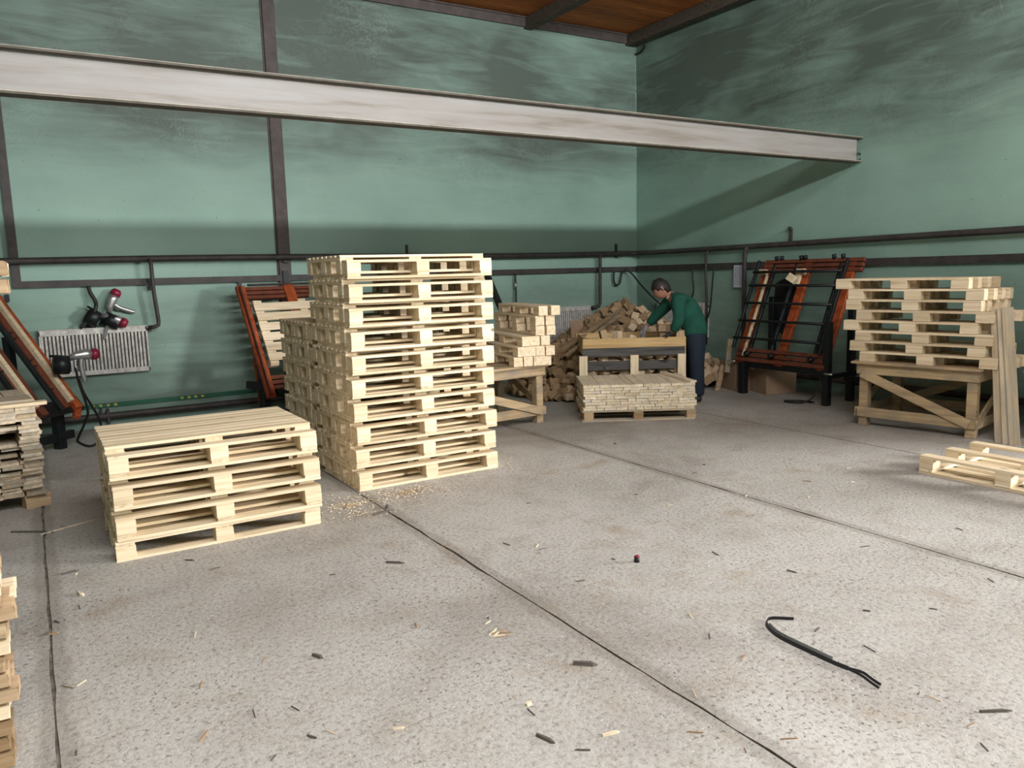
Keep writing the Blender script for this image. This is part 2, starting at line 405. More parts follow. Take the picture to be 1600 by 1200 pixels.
def hose(name, pts, r, label, cat='hose', m=None):
    P = curve(pts, 7); o = part(name, MB().tube(P, r, 8), m or M_RUBBER, None, True); return tag(o, label, cat)
yb = YB-.07
hose('air_hose', [(.55, yb+.02, 1.565), (.56, yb, 1.50), (.60, yb-.02, 1.40), (.59, yb-.05, 1.32), (.52, yb-.04, 1.21), (.43, yb-.03, 1.125)], .021, 'short black hose bending from the rail down to the left radiator')
h = hose('air_hose', [(4.9, yb, 1.58), (4.905, yb, 1.40), (4.9, yb-.01, 1.25), (4.88, yb-.02, .9)], .013, 'black hose with metal coupling hanging above the left bench stack')
p0 = on_y(805, 430, yb); h.location = Vector((p0.x-4.9, 0, 0)); part('coupling', MB().tube([(4.903, yb, 1.45), (4.905, yb, 1.36)], .02, 8), M_SILVER, h, True)
hose('air_hose', [(7.78, yb, 1.56), (7.775, yb, 1.44), (7.80, yb, 1.37), (7.85, yb, 1.355), (7.90, yb, 1.39), (7.92, yb, 1.48), (7.96, yb, 1.56), (8.01, yb-.03, 1.575), (8.06, yb-.1, 1.52), (8.10, yb-.25, 1.36), (8.14, yb-.5, 1.15), (8.12, yb-.8, 1.0)], .014, 'black hose looping at the room corner and dropping into the block heap')
xr = XR-.09
hose('power_cable', [(xr, 8.35, 1.60), (xr-.02, 8.33, 1.45), (xr, 8.33, 1.25), (xr, 8.42, 1.08)], .012, 'short black cable curving behind the worker to the radiator', 'cable')
hose('power_cable', [(xr-.04, 7.90, 1.60), (xr-.04, 7.93, 1.3), (xr-.04, 7.97, 1.0), (xr-.04, 8.06, .78), (xr-.04, 8.12, .7)], .012, 'long black cable hanging right of the worker beside the radiator', 'cable')
lp = tag(part('floor_pipe', MB().tube([(x, YB-.09, .14) for x in (XL+.1, -1, 0, 1, 2, 3, 4, 5)], .036, 10), M_PIPE, None, True), 'dark heating pipe low on the back wall behind the low pallet stack', 'pipe')
part('pipe_bracket', MB().box((.60, YB-.12, .06), (.63, YB, .21)), M_PIPE, lp); part('pipe_bracket', MB().box((.54, YB-.12, .15), (.56, YB, .23)), M_PIPE, lp)
tag(part('floor_pipe', MB().tube([(XR-.09, y, .2) for y in (7.3, 6, 5, 4, 3, 2.4)], .036, 10), M_PIPE, None, True), 'dark heating pipe low on the right wall seen under the right bench', 'pipe')
st = tag(part('marking_strip', MB().box((-.1, YB-.012, .222), (2.3, YB, .272)), M_GREEN), 'dark green strip with yellow marks low on the back wall', 'strip')
for x0 in (.46, 1.38):
    g = MB()
    for k in range(4): g.add([(x0+k*.075, YB-.013, .262), (x0+k*.075+.035, YB-.013, .262), (x0+k*.075+.03, YB-.013, .236), (x0+k*.075+.008, YB-.013, .236)], [(0, 3, 2, 1)])
    part('yellow_marks', g, M_YELLOW, st)

def radiator(label, length, height, loc, rot, first=0, dirty=False):
    r = thing('radiator', label, 'radiator', 'white panel radiators', loc, rot)     # local x along the wall, -y to the room, z up
    part('back_panel', MB().box((0, -.065, 0), (length, -.02, height)), M_RADD, r)
    n = int(length/.037); g = MB()
    for i in range(n):
        x = .02 + (length-.04)*i/n
        g.box((x, -.085, .05), (x+.020, -.06, height-.055))
    part('fins', g, M_RADW, r)
    part('frame', MB().box((0, -.088, 0), (length, -.06, .05)).box((0, -.088, height-.055), (length, -.06, height)).box((0, -.088, 0), (.018, -.02, height)).box((length-.018, -.088, 0), (length, -.02, height)), M_RADW, r, bevel=.004)
    part('top_grille', MB().box((0, -.09, height), (length, -.01, height+.012)), M_RADW, r, bevel=.003)
    part('valve', MB().tube([(length, -.05, height-.04), (length+.05, -.05, height-.04)], .016, 8).box((length+.02, -.075, height-.065), (length+.045, -.045, height-.02)), M_PIPE, r)
    return r
radiator('dusty white panel radiator on the back wall under two nail guns', 1.05, .50, (.035, YB, .605), (0, 0, 0))
radiator('white panel radiator on the back wall behind the left bench stack', 1.0, .52, (6.32, YB, .53), (0, 0, 0))
rd = radiator('white panel radiator on the right wall behind the worker', 1.0, .46, (XR, 9.12, .62), (0, 0, -math.pi/2))
part('side_cover', MB().box((.99, -.11, -.03), (1.012, .0, .47)).box((.985, -.11, -.06), (1.0, -.08, -.03)), M_RADW, rd)
hose('wire_loop', [on_x(1004, 56, XR-.02), on_x(1008, 66, XR-.03), on_x(1006, 75, XR-.03), on_x(1000, 82, XR-.03), on_x(993, 85, XR-.02)], .016, 'short black wire loop hanging at the top corner of the room', 'wire')
tag(part('steel_bar', MB().bar(on_y(750, 404, 8.3), on_y(803, 530, 7.9), .06, .06), M_BLACK), 'black steel bar leaning in the gap right of the tall stack', 'bar')
nt_ = thing('notice', 'pale paper notice in a clear sleeve on the right wall', 'notice', loc=(XR-.055, 7.49, 1.46), rot=(0, 0, -math.pi/2))
part('sheet', MB().box((-.105, -.012, -.15), (.105, 0, .15)), M_PAPER, nt_, bevel=.002)
g = MB()
for k in range(15):
    z = .12-k*.0165; a = -.085; 
    while a < .07:
        l = random.uniform(.012, .04); g.box((a, -.0128, z), (min(a+l, .085), -.0121, z+.006)); a += l+.01
o = part('print', g, M_INK, nt_); o['kind'] = 'stuff'

# ------------------------------------------------------------------ pallets
TB, HB = .019, .080
PH = 3*TB+HB
def make_pallet(ndeck, wdeck, label, cat='pallet', bw=.105):
    """right way up, base centre at the origin, 1.2 along x and 0.8 along y"""
    r = thing('pallet', label, cat)
    ks = []
    for i, y in enumerate((-.35, 0, .35)):
        ks.append(link('bottom_board', board(1.2, .1, TB, i), M_FRESH, r, (0, y, 0)))
        for j, x in enumerate((-.5475, 0, .5475)):
            ks.append(link('block', board(bw, .1, HB, (i+j) % 3, .002), M_FRESH, r, (x, y, TB)))
    for i, x in enumerate((-.55, 0, .55)):
        ks.append(link('stringer_board', board(.8, .1, TB, i), M_FRESH, r, (x, 0, TB+HB), (0, 0, math.pi/2)))
    gap = (.8-ndeck*wdeck)/(ndeck-1)
    for i in range(ndeck):
        ks.append(link('deck_board', board(1.2, wdeck, TB, 3+i % 3), M_FRESH, r, (0, -.4+wdeck/2+i*(wdeck+gap), 2*TB+HB)))
    return r, ks
palA, kA = make_pallet(8, .077, 'x')
palL, kL = make_pallet(8, .0925, 'x')
palF, kF = make_pallet(5, .1, 'x')
used = {}
def place(proto, kids, loc, rot, label, group, sz=None):
    if proto.name not in used: used[proto.name] = 1; r = proto; r.location = loc; r.rotation_euler = rot; tag(r, label, None, group)
    else: r = copy_tree(proto, kids, label, group, loc, rot)
    if sz: r.scale = (1, 1, sz)
    return r
def nested_stack(x0, y0, n, proto, kids, desc, group, z0=0, pitch=.175, side='', jit=.008):
    s = pitch/.175
    for i in range(n):
        dx, dy = random.uniform(-jit, jit), random.uniform(-jit, jit); rz = random.uniform(-.006, .006)
        z = z0 + i*pitch
        tier = nth_top(i, n)
        place(proto, kids, (x0+.6+dx, y0+.4+dy, z+PH*s), (math.pi, 0, rz), 'upside-down pallet, lower of the %s pair, %s' % (tier, desc), group, s)
        place(proto, kids, (x0+.6+dx*.4-.006, y0+.4+.112+dy, z+2*TB*s), (0, 0, rz*.5), 'deck-up pallet, upper of the %s pair, %s' % (tier, desc), group, s)
nested_stack(1.954, 5.438, 10, palA, kA, 'tall front stack', 'pallets in the tall front stack')
nested_stack(1.955, 6.375, 7, palA, kA, 'stack behind the tall one', 'pallets in the stack behind the tall stack')
place(palL, kL, (.2876+.6-.008, 4.866+.4, 0), (0, 0, 0), 'pine pallet at the very bottom of the low front-left stack', 'pallets in the low front-left stack', .86)
nested_stack(.2876, 4.866, 3, palL, kL, 'low front-left stack', 'pallets in the low front-left stack', .118, .180)
place(palF, kF, (6.05, 2.735, PH), (math.pi, 0, math.pi/2+.01), 'single pale pallet upside down on the floor at the right edge', None)


# ------------------------------------------------------------------ runners: one board with three blocks
def make_runner(blockw=.145, mt=None):
    mt = mt or M_FRESH
    r = thing('pallet_runner', 'x', 'pallet runner'); ks = []
    ks.append(link('runner_board', board(1.2, .1, .02, 1), mt, r, (0, 0, .078)))
    for j, x in enumerate((-.53, 0, .53)):
        ks.append(link('block', board(blockw, .1, .078, j, .003), mt, r, (x, 0, 0)))
    return r, ks
M_RUN = wood('runner_pine', (.80, .68, .50), (.72, .58, .40), (.52, .38, .23), .22)
runA, kR = make_runner(mt=M_RUN)
def runner_stack(M, rows, desc, group, rowdesc, top_h=.0985, stag=0):
    """M: matrix with local x along the runners (visible end at +x), local y to the far side; rows: list of (xshift, [ys], flip)"""
    n = len(rows); z = 0
    for i, (xs_, ys_, flip) in enumerate(rows):
        for j, y in enumerate(ys_):
            loc = M @ Vector((xs_+stag*j+random.uniform(-.012, .012), y, z + (.098 if flip else 0)))
            e = M.to_euler(); rot = Euler((math.pi if flip else 0, 0, e.z + random.uniform(-.008, .008)))
            pos = rowdesc[0] if j == 0 else (rowdesc[1] if j == len(ys_)-1 else ORD[j+1]+' from the '+rowdesc[2])
            place(runA, kR, loc, rot, 'runner in %s tier of %s, %s' % (nth_top(i, n), desc, pos), group)
        z += top_h

# ------------------------------------------------------------------ trestle benches
def bench(label, Lx, Dy, H, loc, rotz, brace_flip=False, tops=7, over=.05):
    r = thing('trestle_bench', label, 'bench', 'timber trestle benches', loc, (0, 0, rotz))   # local x along the front, y to the back
    lw = .085
    for sx in (0, 1):
        for sy in (0, 1):
            x = lw/2 if sx == 0 else Lx-lw/2; y = lw/2+.022 if sy == 0 else Dy-lw/2-.022
            part('leg', MB().box((x-lw/2, y-lw/2, 0), (x+lw/2, y+lw/2, H-.022)), M_OLD, r, bevel=.004)
    for sy in (0, 1):
        y0, y1 = (0, .022) if sy == 0 else (Dy-.022, Dy)
        part('apron', MB().box((-.02, y0, H-.125), (Lx+.01, y1, H-.024)), M_OLD, r, bevel=.003)
        part('lower_rail', MB().box((-.03, y0, .09), (Lx+.01, y1, .185)), M_OLD, r, bevel=.003)
        a, b = ((.03, H-.11), (Lx-.04, .13)); 
        if brace_flip != (sy == 1): a, b = ((.03, .13), (Lx-.04, H-.11))
        yy = y0-.012 if sy == 0 else y1+.012
        part('brace', MB().bar((a[0], yy, a[1]), (b[0], yy, b[1]), .022, .085), M_OLD, r, bevel=.003)
    for sx in (0, 1):
        x0, x1 = (-.022, 0) if sx == 0 else (Lx, Lx+.022)
        part('end_apron', MB().box((x0, .0, H-.125), (x1, Dy, H-.024)), M_OLD, r, bevel=.003)
        part('end_rail', MB().box((x0, .0, .09), (x1, Dy, .175)), M_OLD, r, bevel=.003)
        part('end_brace', MB().bar(((x0+x1)/2, .06, .15), ((x0+x1)/2, Dy-.06, H-.12), .02, .075), M_OLD, r, bevel=.003)
    n = tops; wd = (Dy+2*over)/n
    for k in range(n):
        o = link('table_board', board(Lx+2*over+random.choice((0, .03, .05)), wd-.006, .022, k % 3), M_OLD, r, (Lx/2+random.uniform(-.02, .02), -over+wd*(k+.5), H-.022))
    return r
# right bench: front runs along -y, facing the open floor
ang = math.atan2(-1.029, .191)
bench('wooden trestle bench at the right under eight tiers of pallet runners', 1.05, .92, .64, (6.885, 4.72, 0), ang)
bench('second trestle bench at the right edge, half hidden behind leaning boards', 1.1, .85, .60, (7.45, 3.42, 0), ang+.1)
bench('wooden trestle bench behind the tall stack carrying a few pallet runners', 1.35, .85, .635, (3.2, 6.70, 0), R(4.2))
# runners on the right bench: local x along the front direction
e = Matrix.Translation(Vector((6.885, 4.72, .64))) @ Matrix.Rotation(ang, 4, 'Z')
Mr = e @ Matrix.Translation(Vector((.52, .06, 0)))
Y3 = [0, .125, .25, .375]; rows = []
for i in range(8):
    sh = (-.085 if i in (1, 3, 5, 7) else 0.03) + (-.095 if i >= 6 else (.06 if i < 2 else 0))
    rows.append((sh, [y+(.0 if i < 4 else .004) for y in (Y3 if i not in (2, 3) else Y3[:3])], False))
runner_stack(Mr, rows, 'right bench stack', 'pallet runners on the right bench', ('nearest the floor side', 'nearest the wall', 'floor side'), .1005, .035)
M2 = Matrix.Translation(Vector((7.5, 3.36, .60))) @ Matrix.Rotation(ang+.1, 4, 'Z') @ Matrix.Translation(Vector((.55, .12, 0)))
runner_stack(M2, [(random.uniform(-.05, .03), [0, .115, .235, .35], False) for i in range(7)], 'right edge stack', 'pallet runners on the second right bench', ('nearest the floor side', 'nearest the wall', 'floor side'), .1)
# runners on the left bench: far end to the back, near ends to the hall
a2 = R(-90-10)                       # local +x points to the viewer
Ml = Matrix.Translation(Vector((4.55, 6.68, .637))) @ Matrix.Rotation(a2, 4, 'Z') @ Matrix.Translation(Vector((-.60, 0, 0)))
rowsL = [(.03, [-.05, -.155, -.26, -.365], False), (.05, [-.02, -.125, -.23, -.335], False), (0.0, [-.05, -.16, -.265], False), (-.02, [.02, -.10], True), (-.02, [.02, -.10], False), (.0, [.07, -.065], False)]
rowsL = [(s_, [y for y in ys_], f_) for s_, ys_, f_ in rowsL]
runner_stack(Ml, rowsL, 'left bench stack', 'pallet runners on the left bench', ('rightmost', 'leftmost', 'right'), .1015)

# boards leaning against the right-bench stack
for k, (pb, pt, w_) in enumerate(((1563, 1557, .085), (1574, 1565, .07), (1586, 1574, .085))):
    b0 = on_floor(pb, 692+k*1.5); b0.z = 0
    top = on_x(pt, 484-k*2, 7.16)
    x = (top-b0).normalized(); yv = Vector((.62, -.78, 0)); zv = x.cross(yv).normalized(); yv = zv.cross(x)
    o = link('loose_board', board((top-b0).length, w_, .022, k), M_PLANK, None)
    M = Matrix((x, yv, zv)).transposed().to_4x4(); M.translation = b0 + x*(top-b0).length/2
    o.matrix_world = M
    tag(o, 'narrow board leaning upright against the right bench stack, %s of three' % ('leftmost', 'middle', 'rightmost')[k], 'board', 'boards leaning at the right bench')

# ------------------------------------------------------------------ plank stacks
def plank_stack(M, nl, per, Lp, wp, hp_, desc, group, mt, edge, name='plank', jx=.012, miss=.1, recs=(0, 0, 0, .03, .06), cat='plank', posw=('rightmost', 'leftmost', 'right')):
    """layers of planks lying along local -y... ends face local -y; x spacing leftwards from 0"""
    for i in range(nl):
        for j in range(per):
            if random.random() < miss and i not in (nl-1,) and 0 < j: continue
            rec = random.choice(recs)
            loc = M @ Vector((edge(i)-wp*(j+.5)*1.01+random.uniform(-.004, .004), Lp/2+rec+random.uniform(-jx, jx), i*hp_))
            rz = M.to_euler().z + math.pi/2 + random.uniform(-.006, .006)
            pos = posw[0] if j == 0 else (posw[1] if j == per-1 else ORD[j+1]+' from the '+posw[2])
            o = link(name, board(Lp, wp-.004, hp_-.001, (i+j) % 4, .008), mt, None, loc, (0, 0, rz))
            tag(o, 'plank, %s, %s layer, %s' % (desc, nth_top(i, nl), pos), cat, group)
# stack at the far left
base_y = 6.46
Ms = Matrix.Translation(Vector((0.0, base_y, .10))) @ Matrix.Rotation(R(6), 4, 'Z')
rngE = [random.uniform(-.03, .015) for _ in range(40)]
plank_stack(Ms, 25, 5, 1.15, .13, .0255, 'left-edge stack', 'planks in the left-edge stack', M_PLANK, lambda i: -.02+rngE[i], miss=.22)
for k, (x, y, lab) in enumerate(((-.10, 6.53, 'pale wooden bearer block under the front corner of the left-edge plank stack'), (-.16, 7.35, 'wooden bearer block under the rear of the left-edge plank stack'), (-.62, 6.5, 'wooden bearer block under the left side of the left-edge plank stack'))):
    tag(link('bearer_block', board(.16, .11, .099, k), M_BLOCK, None, (x, y, 0), (0, 0, .25)), lab, 'block')
top = link('plank', board(1.0, .10, .024, 2), M_FRESH, None, (-.47, 6.50, .10+25*.0255), (0, 0, R(7)))
tag(top, 'bright board lying crosswise on top of the left-edge plank stack', 'plank')
top = link('plank', board(.9, .30, .02, 2), M_PLANK, None, (-.52, 6.85, .10+25*.0255), (0, 0, R(7)))
tag(top, 'wide grey board lying flat on top of the left-edge plank stack', 'plank')
# foreground stack cut by the left picture edge: boards run along x, their right ends show
z = 0.0; i = 0; FSN = 30
while i < FSN:
    xe = (-.192+.035*z if z < .65 else (-.25+.08*z if z < 1.52 else -.055)) + random.uniform(-.016, .010) + (.026 if i in (9, 4) else 0)
    for j in range(3):
        o = link('board', board(1.2, .098, .046, (i+j) % 4, .006), M_FRESH if i % 4 else M_BLOCK, None, (xe-.6-random.uniform(0, .02)*(j > 0), 2.99+.11*j+random.uniform(-.004, .012), z), (0, 0, random.uniform(-.01, .01)))
        tag(o, 'board in the foreground-left stack, %s layer, %s' % (nth_top(i, FSN), ('front row', 'middle row', 'back row')[j]), 'board', 'boards in the foreground-left stack')
    z += .056; i += 1
    if i < FSN:
        for xx in (-.45, -1.2):
            pass
# ------------------------------------------------------------------ crate of blocks with a pallet of planks in front
UX = Vector((.8574, -.5146, 0)); UN = Vector((.5146, .8574, 0)); CB = Vector((4.86, 6.555, 0))
CR = math.atan2(UX.y, UX.x)
def C(u, w, z): return CB + UX*u + UN*w + Vector((0, 0, z))
def crate_pt(px, py, w):
    d = ray(px, py); s = ((CB-EYE).dot(UN)+w)/d.dot(UN); P = EYE + d*s; q = P-CB
    return q.dot(UX), P.z
dp = thing('pallet', 'old dark pallet carrying a low pile of short planks in front of the crate', 'pallet', None, C(.60, .4, 0), (0, 0, CR))
for i, y in enumerate((-.35, 0, .35)):
    link('bottom_board', board(1.2, .1, .018, i), M_PLANK, dp, (0, y, 0))
    for j, x in enumerate((-.53, 0, .53)): link('block', board(.10, .1, .082, j), M_BLOCK, dp, (x+(.03 if j == 2 else 0), y, .018))
for i in range(5): link('deck_board', board(1.2, .12, .018, i % 3), M_PLANK, dp, (0, -.34+.17*i, .100))
Mp = Matrix.Translation(C(1.205, 0, .119)) @ Matrix.Rotation(CR, 4, 'Z')
rngC = [random.uniform(-.012, .012) for _ in range(20)]
M_PLANK2 = wood('short_plank_pine', (.86, .76, .58), (.76, .64, .46), (.54, .42, .28), .25, (.60, .54, .45))
for i in range(9):
    ws = []
    while sum(ws) < 1.08: ws.append(random.choice((.08, .10, .12, .14, .16, .18)))
    k_ = 1.185/sum(ws); x = rngC[i]
    for j, w0 in enumerate(ws):
        wd = w0*k_; loc = Mp @ Vector((x-wd/2, .40+random.choice((0, 0, 0, .010))+random.uniform(-.004, .004), i*.0305)); x -= wd
        o = link('plank', board(.80, round(wd-.004, 3), .0295, (i+j) % 4, .006), M_PLANK2, None, loc, (0, 0, CR+math.pi/2+random.uniform(-.004, .004)))
        pos = 'rightmost' if j == 0 else ('leftmost' if j == len(ws)-1 else ORD[j+1]+' from the right')
        tag(o, 'plank, low pile before crate, %s layer, %s' % (nth_top(i, 9), pos), 'plank', 'short planks in the low pile before the crate')
o = link('plank', board(.72, .075, .022, 1), M_PLANK2, None, C(1.10, .36, .119+9*.0305), (0, 0, CR+math.pi/2+.22)); tag(o, 'narrow plank lying askew on the right end of the low pile', 'plank')
cr = thing('slatted_crate', 'slatted wooden crate with grey lower slats, filled with wood blocks', 'crate', None, C(.71, 1.42, 0), (0, 0, CR))
hw, hd = .59, .44
def cpart(name, l, w_, h_, mt, loc, rot=(0, 0, 0), label=None):
    o = link(name, board(l, w_, h_, 1), mt, cr, loc, rot)
    if label: o['label'] = label
    return o
up = math.pi/2
M_YEL = wood('yellow_slat', (.62, .44, .22), (.54, .36, .16), (.38, .22, .08), .1)
for s in (-1, 1):
    cpart('slat', 1.2, .11, .022, M_YEL, (0, s*hd+(.011 if s < 0 else -.011), .742), (up, 0, 0), 'yellow top slat')
    cpart('slat', 1.2, .105, .022, M_GREY, (0, s*hd+(.011 if s < 0 else -.011), .635), (up, 0, 0), 'weathered grey slat')
    cpart('slat', 1.2, .105, .022, M_GREY, (0, s*hd+(.011 if s < 0 else -.011), .478), (up, 0, 0), 'weathered grey slat')
    cpart('slat', 1.2, .105, .022, M_GREY, (0, s*hd+(.011 if s < 0 else -.011), .30), (up, 0, 0), 'weathered grey slat')
    for z in (.742, .635, .478, .30):
        cpart('slat', 2*hd-.02, .105, .022, M_GREY if z < .7 else M_YEL, (s*(hw-.005)+(.011 if s < 0 else .011), 0, z), (up, 0, up))
    for x in (-.56, .56):
        cpart('post', .74, .09, .07, M_OLD, (x*.98, s*(hd-.06)-.035*0, .06), (0, -up, 0))
for x in (-.598, .0, .555):
    cpart('upright', .50, .095, .02, M_FRESH, (x-.02+.02, -hd-.034, .35), (up, up, 0), 'pale upright board on the crate front')
for i in range(6): cpart('floor_board', 1.18, .135, .02, M_OLD, (0, -.36+.144*i, .13))
for i in (-.5, 0, .5): cpart('bearer', .86, .1, .11, M_OLD, (i, 0, .02), (0, 0, up))
nb = 0
def wblock(loc, rot, label, group, mt=None, s=None, var=None):
    o = link('wood_block', board(s or random.choice((.145, .10, .12)), .098, .078, random.randrange(3) if var is None else var, .003), mt or M_BLOCK, None, loc, rot)
    return tag(o, label, 'wood block', group)
M_BLOCKL = wood('fresh_offcut', (.72, .58, .42), (.62, .48, .33), (.45, .32, .2), .35)
# blocks inside the crate, heaped to just over the top slat
for layer in range(6):
    z = .16 + layer*.098
    for a in range(8):
        for b in range(5):
            if layer < 4 and b > 0: continue
            if layer == 4 and b > 1: continue
            if layer == 5 and (a > 5 or random.random() < .25): continue
            u = .71-.49+a*.14+random.uniform(-.02, .02); w_ = 1.42-.33+b*.165+random.uniform(-.02, .02)
            wblock(C(u, w_, z+random.uniform(0, .015)), (random.uniform(-.35, .35), random.uniform(-.35, .35), CR+random.uniform(-1.5, 1.5)),
                   'offcut block seen between the slats of the crate' if layer < 4 else 'offcut block lying loose at the top of the crate', 'blocks behind the crate slats' if layer < 4 else 'blocks at the top of the crate', M_BLOCKL if random.random() < .5 else M_BLOCK)
for k, (px, py, w_, rz, lab) in enumerate(((938, 516, 1.02, .1, 'bright block standing on end on the crate rim at left'), (961, 516, 1.05, .75, 'bright block tilted on the rim right of the first bright block'), (981, 521, 1.05, .4, 'bright split block leaning on the crate rim at its middle'))):
    u, z = crate_pt(px, py, w_); o = wblock(C(u, w_+.02, z-.06), (random.uniform(-.1, .1), R(75)+k*.3, CR+rz), lab, None, M_FRESH, .10)
for k, (px, py, lab) in enumerate(((1036, 523, 'lower left block of four stacked on the crate rim'), (1047.5, 523, 'lower right block of four stacked on the crate rim'), (1034, 511, 'upper left block of four stacked on the crate rim'), (1047, 511, 'upper right block of four stacked on the crate rim'))):
    u, z = crate_pt(px, py+2, 1.2)
    wblock(C(u, 1.22, z-.035+.0), (0, 0, CR+up), lab, 'four blocks stacked on the crate rim', M_FRESH, .145, 0)
u, z = crate_pt(1063, 526, 1.05); wblock(C(u-.01, 1.06, z+.0), (0, 0, CR+up), 'single block lying on the right end of the crate rim', None, M_BLOCK, .145)

# ------------------------------------------------------------------ heap of blocks in the corner
def heap_h(x, y):
    """rough height of the heap"""
    d1 = math.hypot((x-7.25)/1.55, (y-8.75)/1.25); h1 = 1.16*max(0, 1-d1)**.62
    d2 = math.hypot((x-6.15)/.95, (y-8.35)/.95); h2 = .74*max(0, 1-d2)**.6
    d3 = math.hypot((x-7.75)/.55, (y-7.55)/.6); h3 = .45*max(0, 1-d3)
    return max(h1, h2, h3)
def heap_zone(x, y, h):
    if h > .85: return 'on the crest of the'
    if x < 6.35: return 'on the low left end of the' if h < .42 else 'high on the left flank of the'
    if x > 7.3 and y < 8.0: return 'at the right foot of the'
    return 'low on the front slope of the' if h < .5 else 'halfway up the front slope of the'
cand = []
for _ in range(9000):
    x = random.uniform(5.2, 8.16); y = random.uniform(7.3, YB-.12); h = heap_h(x, y)
    if h > .06: cand.append((x, y, h))
pts_ = []
for x, y, h in cand:
    if all((x-a)**2+(y-b)**2+(h-c)**2 > .0105 for a, b, c in pts_): pts_.append((x, y, h))
pts_.sort(key=lambda q: q[1]-q[0]*.5)      # those facing the hall first
rest = pts_[205:]; pts_ = pts_[:205]
for x, y, h in pts_:
    wblock((x, y, max(0.01, h-.05)), (random.uniform(-3, 3), random.uniform(-.9, .9), random.uniform(-3, 3)) if h > .1 else (0, 0, random.uniform(-3, 3)),
           'brown offcut block %s corner heap' % heap_zone(x, y, h), 'blocks %s corner heap' % heap_zone(x, y, h))
g = MB()
def rblock(g, x, y, z):
    M = Matrix.Translation(Vector((x, y, z))) @ Euler((random.uniform(-3, 3), random.uniform(-1, 1), random.uniform(-3, 3))).to_matrix().to_4x4()
    g.box((-.06, -.05, -.04), (.06, .05, .04), M)
for x, y, h in rest: rblock(g, x, y, max(.06, h-.02))
for _ in range(1100):
    x = random.uniform(5.3, 8.15); y = random.uniform(7.4, YB-.1); h = heap_h(x, y)
    if h > .14: rblock(g, x, y, random.uniform(.06, h-.06))
o = part('wood_block_heap', g, M_BLOCK); tag(o, 'mass of brown offcut blocks deep inside the corner heap', 'wood blocks', None, 'stuff')
for k, (a, b) in enumerate((((878, 548), (972, 482)), ((884, 556), (968, 492)))):
    p = on_y(*a, 7.85); q = on_y(*b, 8.3)
    tag(part('loose_board', MB().bar(p, q, .05, .022, (0, -.2, 1)), M_OLD), ('long brown board sloping up the left side of the block heap, upper one', 'long brown board sloping up the left side of the block heap, lower one')[k], 'board')
p = on_y(904, 513, 8.7)
tag(part('cardboard_sheet', MB().add([p+Vector(v) for v in ((-.12, 0, -.13), (.13, .02, -.13), (.12, .06, .09), (-.02, .06, .12), (-.1, .05, .10))] + [p+Vector(v)+Vector((0, .008, 0)) for v in ((-.12, 0, -.13), (.13, .02, -.13), (.12, .06, .09), (-.02, .06, .12), (-.1, .05, .10))], [(0, 1, 2, 3, 4), (9, 8, 7, 6, 5), (0, 5, 6, 1), (1, 6, 7, 2), (2, 7, 8, 3), (3, 8, 9, 4), (4, 9, 5, 0)]), M_CARD), 'torn cardboard sheet leaning before the radiator left of the heap', 'cardboard')
# loose boards leaning behind the worker
for k, (a, b, y1, y2) in enumerate((((1108, 600), (1092, 560), 7.35, 7.5), ((1128, 596), (1098, 566), 7.3, 7.45), ((1136, 582), (1141, 530), 7.1, 7.15), ((1120, 612), (1130, 570), 7.2, 7.2))):
    p = on_y(*a, y1); q = on_y(*b, y2)
    tag(part('loose_board', MB().bar(p, q, .07, .02, (0, -1, .3)), M_BLOCK if k != 2 else M_PLANK), ('short brown board sloping left behind the worker, leftmost', 'short brown board sloping left behind the worker, longer one', 'grey upright board end beside the right tilting frame', 'short brown board standing right of the other boards behind the worker')[k], 'board')

# ------------------------------------------------------------------ cardboard boxes under the right frame
def carton(label, corner, along, depth, h):
    a = Vector(along)-Vector(corner); L = a.length; ang_ = math.atan2(a.y, a.x)
    r = thing('cardboard_box', label, 'cardboard box', 'cartons under the right frame', corner, (0, 0, ang_))
    part('carton', MB().box((0, -depth, 0), (L, 0, h)), M_CARD, r, bevel=.004)
    part('flap', MB().box((.004, -depth/2+.002, h), (L-.004, -.004, h+.005)), M_CARD, r)
    part('flap', MB().box((.004, -depth+.004, h), (L-.004, -depth/2-.002, h+.005)), M_CARD, r)
    return r, L
bx, L = carton('brown cardboard box with a small white sticker under the right frame', (7.693, 6.541, 0), (7.82, 6.92, 0), .42, .345)
part('sticker', MB().box((L-.085, .0005, .285), (L-.035, .002, .31)), M_WHITE, bx)
part('print', MB().tube([(L*.5+.035*math.cos(a), .001, .16+.035*math.sin(a)) for a in [i*.5236 for i in range(13)]], .002, 4), plain('faint_print', (.16, .11, .07), .9), bx)
carton('plain cardboard box left of the box with the sticker', (7.626, 6.985, 0), (7.761, 7.37, 0), .40, .36)

